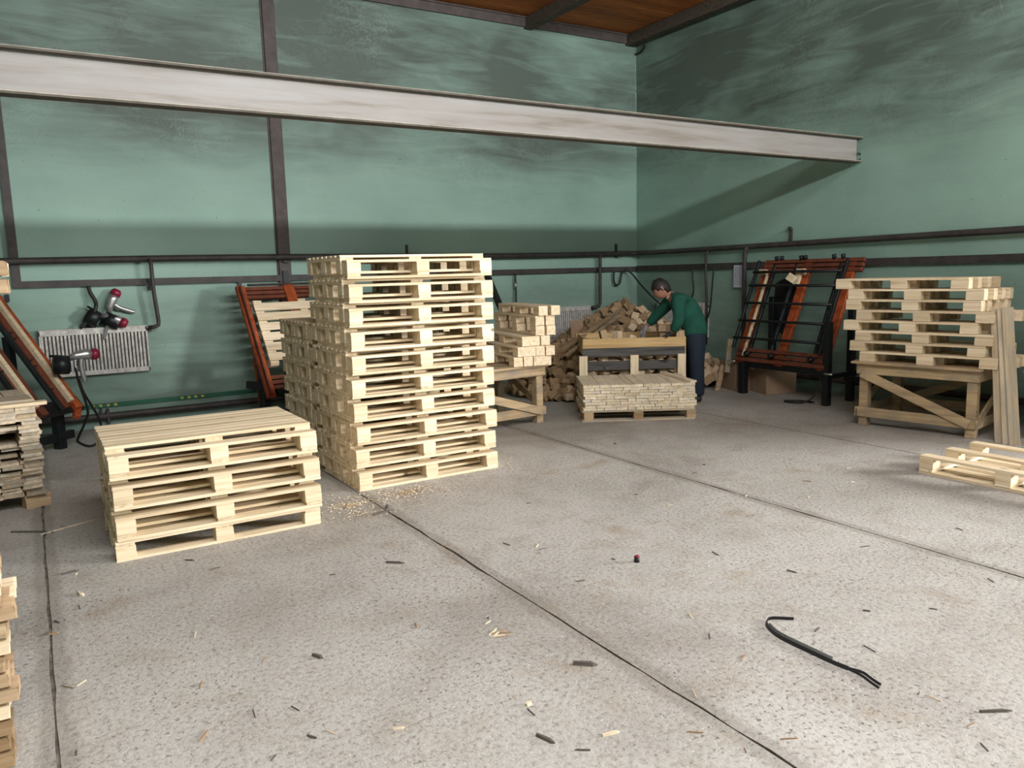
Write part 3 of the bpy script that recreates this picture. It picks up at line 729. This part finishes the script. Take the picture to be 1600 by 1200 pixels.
# ------------------------------------------------------------------ tilting nailing frames
def frame_root(label, loc, rotz): return thing('tilting_frame', label, 'work frame', 'orange tilting nailing frames', loc, (0, 0, rotz))
class Jig:
    """root at the floor below the front lower edge; u along the width, v up the slope, n out of the slope towards the hall"""
    def __init__(s, label, loc, rotz, W, z0, run, rise):
        s.r = frame_root(label, loc, rotz); s.W = W; s.z0 = z0
        s.V = Vector((0, run, rise)).normalized(); s.Nn = Vector((0, -s.V.z, s.V.y)); s.S = Vector((0, run, rise)).length
    def P(s, u, v, n=0): return Vector((u, 0, s.z0)) + s.V*v + s.Nn*n
    def bar(s, name, a, b, w, h, mt, **k): return part(name, MB().bar(s.P(*a), s.P(*b), w, h, s.Nn), mt, s.r, bevel=.003, **k)
    def rod(s, name, a, b, r, mt): return part(name, MB().tube([s.P(*a), s.P(*b)], r, 10), mt, s.r, True)
    def leg(s, u, y, top, wd=.075): return part('leg', MB().box((u-wd/2, y-wd/2, 0), (u+wd/2, y+wd/2, top)), M_BLACK, s.r, bevel=.003)
# right frame: faces -x, stands at the right wall
J = Jig('black and orange tilting frame at the right wall above two cartons', (7.56, 6.93, 0), -math.pi/2, 1.32, .42, .52, 1.225)
S, W = J.S, J.W
for k, u in enumerate((.06, .66, 1.26)): J.bar('side_rail', (u, -.02, -.03), (u, S-.02, -.03), .115, .05, M_ORANGE)
for v in (.015, .075, .14): J.bar('cross_beam', (0, v, .0), (W, v, .0), .045, .045, M_RUST)
for v in (S-.01, S-.07, S-.13): J.bar('cross_beam', (.02, v, -.01), (W+.1, v, -.01), .045, .045, M_RUST)
for v in (.27, .50, .735, .97, 1.15): J.rod('clamp_bar', (-.05, v, .09), (W-.08, v, .09), .017, M_BLACK)
for u in (-.02, W-.06): J.bar('clamp_side', (u, .14, .075), (u, S-.02, .075), .035, .035, M_BLACK)
for u in (.19, .52, 1.14): J.bar('guide_bar', (u, .05, .0), (u, S-.05, .0), .035, .04, M_BLACK)
J.bar('wood_strip', (.125, .05, .02), (.125, 1.13, .02), .03, .03, M_FRESH)
J.bar('wood_strip', (.60, 1.0, .02), (.60, 1.13, .02), .08, .04, M_FRESH)
for u in (.06, .64, 1.24): J.bar('stop_block', (u, 1.13-(.16 if u > 1 else 0), .035), (u, 1.20-(.16 if u > 1 else 0), .035), .12, .06, M_BLOCKL)
for u in (.19, .27, .56, .62, 1.02, 1.14): J.rod('knob', (u, S+.01, -.0), (u, S+.05, .03), .026, M_BLACK)
for u in (.20, .58, 1.14): J.rod('knob', (u, .07, .03), (u, .09, .075), .032, M_BLACK)
J.leg(.10, .04, .40, .09); J.leg(W+.01, .03, .95, .075); J.leg(.14, .52, 1.2); J.leg(W-.02, .50, 1.2)
part('base_rail', MB().bar((W+.01, .03, .33), (W+.01, .55, .33), .05, .05), M_BLACK, J.r); part('base_rail', MB().bar((.1, .04, .37), (W, .04, .37), .05, .06), M_BLACK, J.r)
part('base_rail', MB().bar((W-.02, .40, .28), (W+.3, .40, .28), .05, .05), M_BLACK, J.r)
part('hinge_bolt', MB().tube([(W+.02, -.03, .37), (W+.12, -.03, .37)], .012, 8), M_SILVER, J.r, True); part('hinge_bolt', MB().tube([(-.12, .0, .40), (0, .0, .40)], .012, 8), M_SILVER, J.r, True)
o = tag(link('wood_block', board(.10, .09, .05, 1), M_FRESH, None), 'bright wood block clamped askew in the upper part of the right frame', 'wood block')
o.matrix_world = J.r.matrix_basis @ Matrix.Translation(J.P(.60, 1.05, .105)) @ Matrix((Vector((1, 0, 0)), J.V, J.Nn)).transposed().to_4x4() @ Matrix.Rotation(-.45, 4, 'Z')
# dark work jacket hanging behind the frame
g = MB(); prof = [(1.42, .05), (1.36, .17), (1.15, .19), (.95, .20), (.8, .15), (.72, .06)]
pts_j = []
for z, w_ in prof:
    for k in range(12):
        an = 2*math.pi*k/12; pts_j.append((8.17+.07*math.sin(an)*(1 if w_ > .1 else .5), 6.66+w_*math.cos(an)+.02*math.sin(3*an), z))
fs = [(i*12+k, i*12+(k+1) % 12, (i+1)*12+(k+1) % 12, (i+1)*12+k) for i in range(len(prof)-1) for k in range(12)] + [tuple(range(12)), tuple(reversed(range(60, 72)))]
o = part('hanging_bag', g.add(pts_j, fs), M_CHAR, None, True); tag(o, 'black cloth bag hanging on the wall behind the right frame', 'bag')
part('strap', MB().tube(curve([(8.17, 6.60, 1.40), (8.2, 6.64, 1.52), (8.22, 6.68, 1.57)]), .012, 8), M_CHAR, o, True)
hose('power_cable', [(7.62, 5.68, .38), (7.60, 5.70, .25), (7.55, 5.75, .08), (7.48, 5.85, .015), (7.42, 5.98, .012), (7.46, 6.06, .012), (7.58, 5.95, .012), (7.62, 5.78, .012)], .011, 'black cable looped on the floor under the right frame', 'cable')

# middle frame at the back wall, holding a deck of slats
J = Jig('orange tilting frame at the back wall holding a slatted deck', (2.14, 8.72, 0), R(10), 1.35, .40, .60, 1.12)
S, W = J.S, J.W
for k, u in enumerate((.03, .62, 1.28)): J.bar('side_rail', (u, -.12, -.02), (u, S, -.02), .13 if k else .10, .05, M_ORANGE)
for v in (S-.03, S-.085, S-.14): J.bar('cross_beam', (.08, v, -.03), (W, v, -.03), .04, .04, M_RUST)
for v in (.0, .06, .12): J.bar('cross_beam', (.06, v, -.03), (W, v, -.03), .045, .045, M_RUST)
J.bar('top_strip', (.12, S+.01, .0), (W, S+.01, .0), .02, .03, M_PIPE)
J.bar('side_plate', (.01, -.1, .03), (.01, S-.02, .03), .015, .06, M_RUST)
part('strut', MB().bar((.10, .38, .05), (.06, .42, 1.15), .07, .05), M_ORANGE, J.r); J.leg(.08, .30, .75); J.leg(.03, .10, .36); J.leg(W-.08, .12, .36); J.leg(W-.1, .5, 1.1)
part('base_rail', MB().bar((-.10, .30, .42), (.35, -.08, .36), .06, .08), M_BLACK, J.r); part('base_rail', MB().bar((.1, .0, .33), (W, .0, .33), .07, .09), M_BLACK, J.r); part('base_rail', MB().bar((.1, .08, .08), (W, .08, .08), .06, .06), M_BLACK, J.r)
Mj = J.r.matrix_basis
pd = thing('pallet_deck', 'half-built pallet deck of pale slats resting on the middle frame', 'pallet deck')
pd.matrix_world = Mj @ Matrix.Translation(J.P(.10, .10, .015)) @ Matrix((Vector((1, 0, 0)), J.V, J.Nn)).transposed().to_4x4()
for k, u in enumerate((.06, .61, 1.16)):
    link('stringer_board', board(.80, .10, .02, k), M_FRESH, pd, (u, .56, .0), (0, 0, up))
    for v in (.20, .56, .9): link('block', board(.1, .1, .05, k), M_FRESH, pd, (u, v, -.05))
for k in range(6): link('deck_board', board(1.22, .098, .02, k % 3), M_FRESH, pd, (.61, .87-k*.125, .021))
link('deck_board', board(1.0, .09, .02, 2), M_FRESH, pd, (.66, .06, .0))
# left frame, cut by the picture edge
J = Jig('orange tilting frame at the left edge with pale wooden strips', (.315-1.30*math.cos(R(45)), 8.6-1.30*math.sin(R(45)), 0), R(45), 1.30, .45, .80, 1.06)
S, W = J.S, J.W
for k, u in enumerate((.05, .46, .86, 1.27)):
    J.bar('side_rail', (u-.03, -.06, 0), (u-.03, S, 0), .075, .06, M_ORANGE if k != 2 else M_RUST); J.bar('side_rail', (u-.13, -.02, -.02), (u-.13, S, -.02), .06, .05, M_RUST)
    J.bar('wood_strip', (u-.085, .02, .03), (u-.085, S-.05, .03), .045, .05, M_FRESH)
for u in (.30, .68, 1.03): J.bar('guide_bar', (u, -.05, .02), (u, S-.05, .02), .035, .04, M_BLACK)
for u in (.68, 1.03):
    for v in (.18, .45, .52, .78, .85): J.rod('clamp_pin', (u, v, .02), (u+.10, v+.03, .0), .009, M_BLACK)
for v in (-.02, .05): J.bar('cross_beam', (-.05, v, -.05), (W+.05, v, -.05), .07, .05, M_BLACK)
J.bar('cross_beam', (W-.12, -.13, -.03), (W+.0, -.0, -.03), .06, .05, M_ORANGE)
J.leg(W-.06, .22, .40, .085); J.leg(.1, .2, .45, .085); J.leg(W-.06, .7, 1.1); J.leg(.1, .7, 1.1)
part('base_rail', MB().bar((0, .22, .12), (W+.1, .22, .12), .06, .08), M_BLACK, J.r)

# ------------------------------------------------------------------ nail guns
def nail_gun(label, M, sc=1.25):
    r = thing('nail_gun', label, 'nail gun', 'air nail guns'); r.matrix_world = M @ Matrix.Scale(sc, 4)
    part('magazine', MB().tube([(-.10, 0, -.02), (.0, 0, -.02)], .072, 14).tube([(-.105, 0, -.02), (-.10, 0, -.02)], .05, 12), M_BLACK, r, True)
    part('cylinder', MB().tube([(.0, 0, .03), (.05, 0, .05), (.12, 0, .06), (.16, 0, .06)], [.022, .03, .042, .04], 12), M_SILVER, r, True)
    part('end_cap', MB().tube([(.155, 0, .06), (.19, 0, .06), (.215, 0, .06)], [.042, .046, .03], 12), M_MAROON, r, True)
    part('handle', MB().tube(curve([(.09, 0, .04), (.085, 0, -.03), (.10, 0, -.11), (.11, 0, -.15)]), .019, 10), M_SILVER, r, True)
    part('nose', MB().tube([(.0, 0, .03), (-.06, 0, .045), (-.13, 0, .05)], [.018, .012, .009], 8), M_BLACK, r, True)
    part('trigger', MB().box((.055, -.006, -.03), (.068, .006, .015)), M_BLACK, r)
    return r
def pose(p, ax, ay, az): return Matrix.Translation(p) @ Euler((ax, ay, az)).to_matrix().to_4x4()
gx = on_y(160, 500, YB-.07)
nail_gun('silver and black nail gun with maroon cap lying on the left radiator', pose(Vector((gx.x-.03, YB-.095, 1.215)), R(10), R(32), R(-8)))
nail_gun('second nail gun standing nose up behind the first on the radiator', pose(Vector((gx.x+.10, YB-.09, 1.25)), R(0), R(-58), R(12)))
gp = on_y(118, 562, 8.55)
nail_gun('black nail gun with maroon cap resting on the left tilting frame', pose(gp+Vector((-.06, 0, -.02)), R(0), R(4), R(10)))
tag(part('rag', MB().tube(curve([(gx.x-.16, YB-.06, 1.135), (gx.x-.12, YB-.065, 1.15), (gx.x-.06, YB-.06, 1.14)]), [.01]*6+[.03]*6+[.012], 8), M_CHAR, None, True), 'crumpled dark rag beside the nail guns on the radiator', 'rag')
hose('air_hose', [on_y(118, 575, 8.55), on_y(124, 600, 8.6), on_y(137, 640, 8.7), on_y(133, 660, 8.8), on_y(124, 680, 8.9), on_floor(122, 690, .012), on_floor(140, 697, .012), on_floor(158, 690, .012)], .012, 'thin black hose falling from the left frame to the floor')
hose('air_hose', [on_y(122, 590, 8.55), on_y(130, 612, 8.7), on_y(142, 632, 8.9), on_y(155, 655, 9.1), on_y(165, 690, 9.2)], .012, 'second black hose slanting down behind the low pallet stack')

# ------------------------------------------------------------------ the worker
def skin(name, nodes, edges, mt, parent, sub=2, root=0):
    me = bpy.data.meshes.new(name); me.from_pydata([n[0] for n in nodes], edges, [])
    o = bpy.data.objects.new(name, me); COL.objects.link(o)
    md = o.modifiers.new('skin', 'SKIN')
    for i, n in enumerate(nodes):
        sv = me.skin_vertices[0].data[i]; sv.radius = n[1] if hasattr(n[1], '__len__') else (n[1], n[1]); sv.use_root = (i == root)
    ms = o.modifiers.new('sub', 'SUBSURF'); ms.levels = ms.render_levels = sub
    dg = bpy.context.evaluated_depsgraph_get(); dg.update()
    me2 = bpy.data.meshes.new_from_object(o.evaluated_get(dg)); bpy.data.objects.remove(o)
    for p in me2.polygons: p.use_smooth = True
    me2.materials.clear()
    r = link(name, me2, mt, parent); return r
man = thing('person', 'dark-haired person in green shirt and navy trousers bending over the block crate', 'person', None, C(1.47, 1.12, 0))
O0 = Vector(man.location)
def H(u, w, z): return C(u, w, z)-O0
hipc = H(1.455, 1.15, .86); waist = H(1.43, 1.15, 1.0); chest = H(1.33, 1.15, 1.16); upper = H(1.245, 1.15, 1.25)
neck = H(1.165, 1.15, 1.285); headb = H(1.10, 1.15, 1.315); headt = H(1.065, 1.15, 1.385)
shN, shF = H(1.235, .985, 1.215), H(1.225, 1.315, 1.215)
elN, elF = H(1.235, .935, .985), H(1.06, 1.40, 1.03)
wrN, wrF = H(1.155, .99, .84), H(.935, 1.40, .895)
hpN, hpF = H(1.46, 1.06, .83), H(1.46, 1.24, .83)
knN, knF = H(1.465, 1.04, .45), H(1.475, 1.27, .45)
anN, anF = H(1.475, 1.03, .09), H(1.50, 1.29, .09)
body = skin('body', [(hipc, .06), (waist, .08), (chest, .095), (upper, .085), (neck, .052), (headb, .07), (headt, .075), (shN, .055), (elN, .040), (wrN, .028), (shF, .055), (elF, .040), (wrF, .028),
    (hpN, .05), (knN, .045), (anN, .035), (hpF, .05), (knF, .05), (anF, .035)],
    [(0, 1), (1, 2), (2, 3), (3, 4), (4, 5), (5, 6), (3, 7), (7, 8), (8, 9), (3, 10), (10, 11), (11, 12), (0, 13), (13, 14), (14, 15), (0, 16), (16, 17), (17, 18)], M_SKIN, man)
skin('shirt', [(H(1.475, 1.15, .74), .165), (H(1.465, 1.15, .88), .165), (H(1.42, 1.15, 1.03), .165), (H(1.345, 1.15, 1.15), .16), (H(1.262, 1.15, 1.225), .125), (H(1.185, 1.15, 1.268), .078),
    (shN, .090), (H(1.235, .955, 1.10), .080), (elN, .074), (H(1.19, .965, .90), .064), (H(1.165, .985, .855), .046), (shF, .090), (H(1.14, 1.36, 1.11), .078), (elF, .070), (H(.995, 1.40, .955), .060), (H(.955, 1.40, .915), .046)],
    [(0, 1), (1, 2), (2, 3), (3, 4), (4, 5), (4, 6), (6, 7), (7, 8), (8, 9), (9, 10), (4, 11), (11, 12), (12, 13), (13, 14), (14, 15)], M_JACKET, man)
skin('trousers', [(H(1.462, 1.15, .90), .15), (H(1.468, 1.15, .80), .15), (hpN, .125), (H(1.465, 1.05, .64), .115), (knN, .098), (H(1.475, 1.035, .26), .090), (H(1.48, 1.03, .06), .088), (hpF, .125), (H(1.47, 1.26, .64), .115), (knF, .098), (H(1.485, 1.28, .26), .090), (H(1.50, 1.29, .06), .088)],
    [(0, 1), (1, 2), (2, 3), (3, 4), (4, 5), (5, 6), (1, 7), (7, 8), (8, 9), (9, 10), (10, 11)], M_TROUS, man)
for nm, an in (('shoe', anN), ('shoe', anF)):
    d = -UX
    skin(nm, [(Vector((an.x, an.y, .045))+d*-.06, (.042, .045)), (Vector((an.x, an.y, .05))+d*.02, (.045, .045)), (Vector((an.x, an.y, .036))+d*.12, (.045, .034)), (Vector((an.x, an.y, .03))+d*.18, (.035, .026))], [(0, 1), (1, 2), (2, 3)], M_SHOE, man)
# head: an ellipsoid with jaw, nose and ears, tilted down towards the crate
def head_mesh():
    bm = bmesh.new(); bmesh.ops.create_uvsphere(bm, u_segments=28, v_segments=20, radius=1)
    for v in bm.verts:       # local: +x face, +z crown
        x, y, z = v.co
        sx, sy, sz = .098, .077, .118
        if z < -.1: sx *= 1-.10*(-z); sy *= 1-.28*(-z)
        X = x*sx; Y = y*sy; Z = z*sz
        if x > .55 and z < .15: X += .006
        if x > .9 and abs(y) < .25: X += .020*max(0, 1-abs(y)/.25)*max(0, 1-abs(z+.08)/.25)          # nose
        if x > .7 and .12 < z < .3 and .15 < abs(y) < .55: X -= .010                                   # eye sockets
        if x > .8 and -.55 < z < -.42 and abs(y) < .4: X += .004                                        # lips
        if x > .75 and z < -.75: X += .004
        v.co = (X, Y, Z)
    me = bpy.data.meshes.new('head'); bm.to_mesh(me); bm.free()
    for p in me.polygons: p.use_smooth = True
    return me
hz = math.atan2(-UX.y, -UX.x)
HM = Matrix.Translation(H(1.062, 1.15, 1.352)) @ Matrix.Rotation(hz-.12, 4, 'Z') @ Matrix.Rotation(R(38), 4, 'Y')
hd_ = link('head', head_mesh(), M_SKIN, man); hd_.matrix_local = HM
for s in (-1, 1):
    o = part('ear', MB().tube([(-.012, s*.074, .028), (-.016, s*.086, .02), (-.016, s*.087, -.008), (-.006, s*.076, -.026)], [.010, .014, .013, .007], 8), M_SKIN, hd_, True)
    part('eye', MB().tube([(.083, s*.032, .022), (.090, s*.032, .022)], .008, 8), M_INK, hd_, True)
    part('eyebrow', MB().tube([(.088, s*.018, .038), (.084, s*.05, .036)], .004, 6), M_HAIR, hd_, True)
part('mouth', MB().tube([(.088, -.022, -.056), (.092, 0, -.055), (.088, .022, -.056)], .0035, 6), M_MAROON, hd_, True)
bm = bmesh.new(); bmesh.ops.create_uvsphere(bm, u_segments=28, v_segments=18, radius=1)
for v in bm.verts:
    x, y, z = v.co; r_ = 1.0 + .03*math.sin(9*x+5*y)
    lim = .30 if x > .6 else (.0 if x > .1 else (-.25 if x > -.25 else -.72))
    zz_ = max(z, lim); k = 1 if z >= lim else .86
    v.co = (x*.108*k*r_-.008, y*.088*k*r_, zz_*.131*r_+.002)
me = bpy.data.meshes.new('hair'); bm.to_mesh(me); bm.free()
for p in me.polygons: p.use_smooth = True
link('hair', me, M_HAIR, hd_)
skin('collar', [(H(1.17, 1.15, 1.268), .062), (H(1.13, 1.15, 1.282), .058)], [(0, 1)], M_COLLAR, man)
# hands: palm and five fingers each, curled over what they hold
def hand(wrist, fdir, palm_n, side, mt):
    f = Vector(fdir).normalized(); n = Vector(palm_n); n = (n-f*n.dot(f)).normalized(); s = f.cross(n)*side
    W0 = Vector(wrist)
    root = skin('hand', [(W0-f*.02, .030), (W0+f*.03, (.034, .020)), (W0+f*.075, (.042, .019))], [(0, 1), (1, 2)], mt, man)
    for k, (off, ln) in enumerate(((-.030, .066), (-.010, .076), (.011, .072), (.030, .056))):
        a = W0+f*.075+s*off; b = a+f*ln*.5+n*.004; c = b+f*ln*.33+n*.020; d = c+f*ln*.15+n*.026
        skin('finger', [(a-f*.02, .0105), (b, .0098), (c, .009), (d, .008)], [(0, 1), (1, 2), (2, 3)], mt, root, 1)
    a = W0+f*.025-s*.028; b = a-s*.030+f*.025+n*.012; c = b+f*.030-s*.006+n*.014
    skin('thumb', [(a, .013), (b, .011), (c, .009)], [(0, 1), (1, 2)], mt, root, 1)
    return root
hand(wrF, H(.87, 1.38, .80)-wrF, Vector((0, 0, -1))-UX*.3, 1, M_GLOVE)
M_GLOVED = plain('dark_work_glove', (.02, .03, .03), .9)
hand(wrN, H(1.06, 1.02, .80)-wrN, Vector((0, 0, -1)), -1, M_GLOVED)

# ------------------------------------------------------------------ litter on the floor
ks = on_floor(1197, 971)
sp = [(1240, 965), (1205, 964), (1197, 970), (1200, 979), (1215, 992), (1240, 1005), (1270, 1019), (1300, 1033), (1325, 1043)]
P = [on_floor(a, b, .012) for a, b in sp]
band = thing('plastic_strap', 'black and grey plastic strap lying bent on the bright floor', 'strap', None, (P[2].x, P[2].y, 0))
L0 = Vector(band.location)
def ribbon(pts, w0, z0):
    pc = curve(pts, 5); vs = []; fs = []
    for i, p in enumerate(pc):
        t = (pc[min(i+1, len(pc)-1)]-pc[max(i-1, 0)]); t.z = 0; t.normalize(); s = Vector((-t.y, t.x, 0))*w0
        p = Vector((p.x, p.y, z0))-L0
        vs += [p-s*.2, p+s*.2+Vector((0, 0, w0)), p+s*.5+Vector((0, 0, w0*.9)), p+s*.1]
    for i in range(len(pc)-1):
        for j in range(4): fs.append((i*4+j, i*4+(j+1) % 4, (i+1)*4+(j+1) % 4, (i+1)*4+j))
    fs += [(3, 2, 1, 0), tuple(len(vs)-4+k for k in range(4))]
    return MB().add(vs, fs)
part('band', ribbon(P, .015, .001), M_RUBBER, band)
part('tail', ribbon([on_floor(a, b, .01) for a, b in ((1325, 1043), (1345, 1053), (1360, 1064), (1373, 1073))], .009, .001), M_RUBBER, band)
part('tail', ribbon([on_floor(a, b, .01) for a, b in ((1325, 1042), (1348, 1049), (1362, 1059), (1376, 1068))], .009, .001), M_RUBBER, band)
part('lining', ribbon([on_floor(a+1, b-5, .01) for a, b in sp[3:8]], .012, .0015), M_SILVER, band)
p = on_floor(995, 878)
o = thing('plug', 'small black plug with a reddish side standing alone on the floor', 'plug', None, (p.x, p.y, 0))
part('body', MB().tube([(0, 0, 0), (0, 0, .03)], [.016, .014], 10), M_RUBBER, o, True); part('cap', MB().tube([(0, 0, .03), (0, 0, .036)], [.017, .012], 10), M_MAROON, o, True)
def sliver(px, py, l, w_, rot, mt, label, group='splinters on the floor', cat='splinter', zt=.003):
    p = on_floor(px, py)
    g = MB(); h = max(.004, w_*.5)
    g.add([(-l/2, -w_*.3, .0), (l*.3, -w_/2, .0), (l/2, 0, .0), (l*.2, w_/2, .0), (-l/2, w_*.3, .0), (-l/2, -w_*.2, h), (l*.3, -w_*.3, h), (l*.45, 0, h*.6), (l*.2, w_*.3, h), (-l/2, w_*.2, h)],
          [(4, 3, 2, 1, 0), (5, 6, 7, 8, 9), (0, 1, 6, 5), (1, 2, 7, 6), (2, 3, 8, 7), (3, 4, 9, 8), (4, 0, 5, 9)])
    o = link('wood_splinter', g.mesh('splinter'), mt, None, (p.x, p.y, .0005), (0, 0, rot)); return tag(o, label, cat, group)
M_CHIPD = plain('dark_bark_chip', (.10, .085, .07), .9); M_CHIPL = plain('pale_wood_chip', (.66, .54, .38), .9); M_CHIPB = plain('brown_wood_chip', (.30, .19, .10), .9)
named = [(115, 822, .42, .018, R(25), M_PLANK, 'long pale stick on the floor by the left-edge plank stack'), (52, 832, .30, .02, R(-35), M_CHIPD, 'dark bent bark strip in front of the left-edge plank stack'),
    (618, 880, .11, .02, R(-40), M_CHIPD, 'dark splinter on the floor before the low pallet stack'), (297, 876, .06, .012, R(-40), M_CHIPD, 'thin dark splinter below the low pallet stack front edge'),
    (126, 930, .07, .03, R(-75), M_PLANK, 'small pale wedge standing out on the floor at left'), (111, 895, .09, .018, R(10), M_CHIPD, 'dark sliver on the floor left of the low pallet stack'),
    (497, 1027, .06, .022, R(-60), M_CHIPD, 'dark chip on the floor in the lower left middle'), (915, 1039, .10, .028, R(-40), M_CHIPD, 'broad dark chip on the floor beside the middle joint'),
    (853, 1156, .08, .02, R(-70), M_CHIPD, 'dark chip on the floor near the bottom middle'), (955, 1147, .07, .016, R(-10), M_CHIPL, 'pale chip on the floor near the bottom middle'),
    (826, 1101, .03, .022, R(20), M_CHIPL, 'tiny pale cube chip near the bottom middle'), (1557, 1112, .12, .016, R(-30), M_CHIPD, 'dark twig on the floor at the lower right'),
    (600, 801, .17, .022, R(15), M_CHIPD, 'dark bark strip in the sawdust by the tall stack'), (605, 793, .07, .03, R(60), M_CHIPD, 'dark bark lump in the sawdust by the tall stack')]
for a in named: sliver(*a[:6], a[6], None)
for k in range(7):
    sliver(790+random.uniform(-20, 16), 990+random.uniform(-4, 6), random.uniform(.05, .11), .008, random.uniform(-.5, .9), M_CHIPB if k % 2 else M_CHIPL, 'reddish brown splinter in the small bundle on the middle floor', 'splinter bundle on the middle floor')
for k in range(70):
    while True:
        px, py = random.uniform(60, 1600), random.uniform(690, 1190); p = on_floor(px, py)
        if .2 < p.x < 1.6 and p.y > 4.7: continue
        if 1.8 < p.x < 3.3 and p.y > 5.3: continue
        if p.x > 5.5 and p.y < 3.5: continue
        break
    zn = ('at the left, near the low pallet stack' if px < 500 else 'between the left and the middle joint' if p.x < 1.94 else 'between the two long joints' if p.x < 4.13 else 'beyond the right joint')
    sliver(px, py, random.uniform(.02, .075), random.uniform(.004, .012), random.uniform(-3, 3), random.choice((M_CHIPD, M_CHIPD, M_CHIPL, M_CHIPB)), 'tiny splinter scattered on the concrete floor %s' % zn, 'splinters on the floor %s' % zn)
g = MB()
for cx, cy, r_, n in ((2.25, 5.2, .34, 900), (1.78, 5.15, .25, 450), (1.75, 4.9, .2, 200), (3.2, 5.5, .3, 150)):
    for _ in range(n):
        a = random.uniform(0, 6.283); d = r_*abs(random.gauss(0, .55)); x, y = cx+1.4*d*math.cos(a), cy+.8*d*math.sin(a)
        if y > 5.42 and 1.94 < x < 3.17: continue
        if x < 1.5 and y > 4.85: continue
        t = random.uniform(0, 3.1); s = random.uniform(.003, .010); dx, dy = math.cos(t)*s, math.sin(t)*s
        g.add([(x-dx, y-dy, .001), (x+dx, y+dy, .001), (x-dy*.6, y+dx*.6, .0035+s*.3)], [(0, 1, 2)])
o = part('sawdust', g, M_SAWDUST); tag(o, 'pale sawdust and shavings strewn before the tall pallet stack', 'sawdust', None, 'stuff')
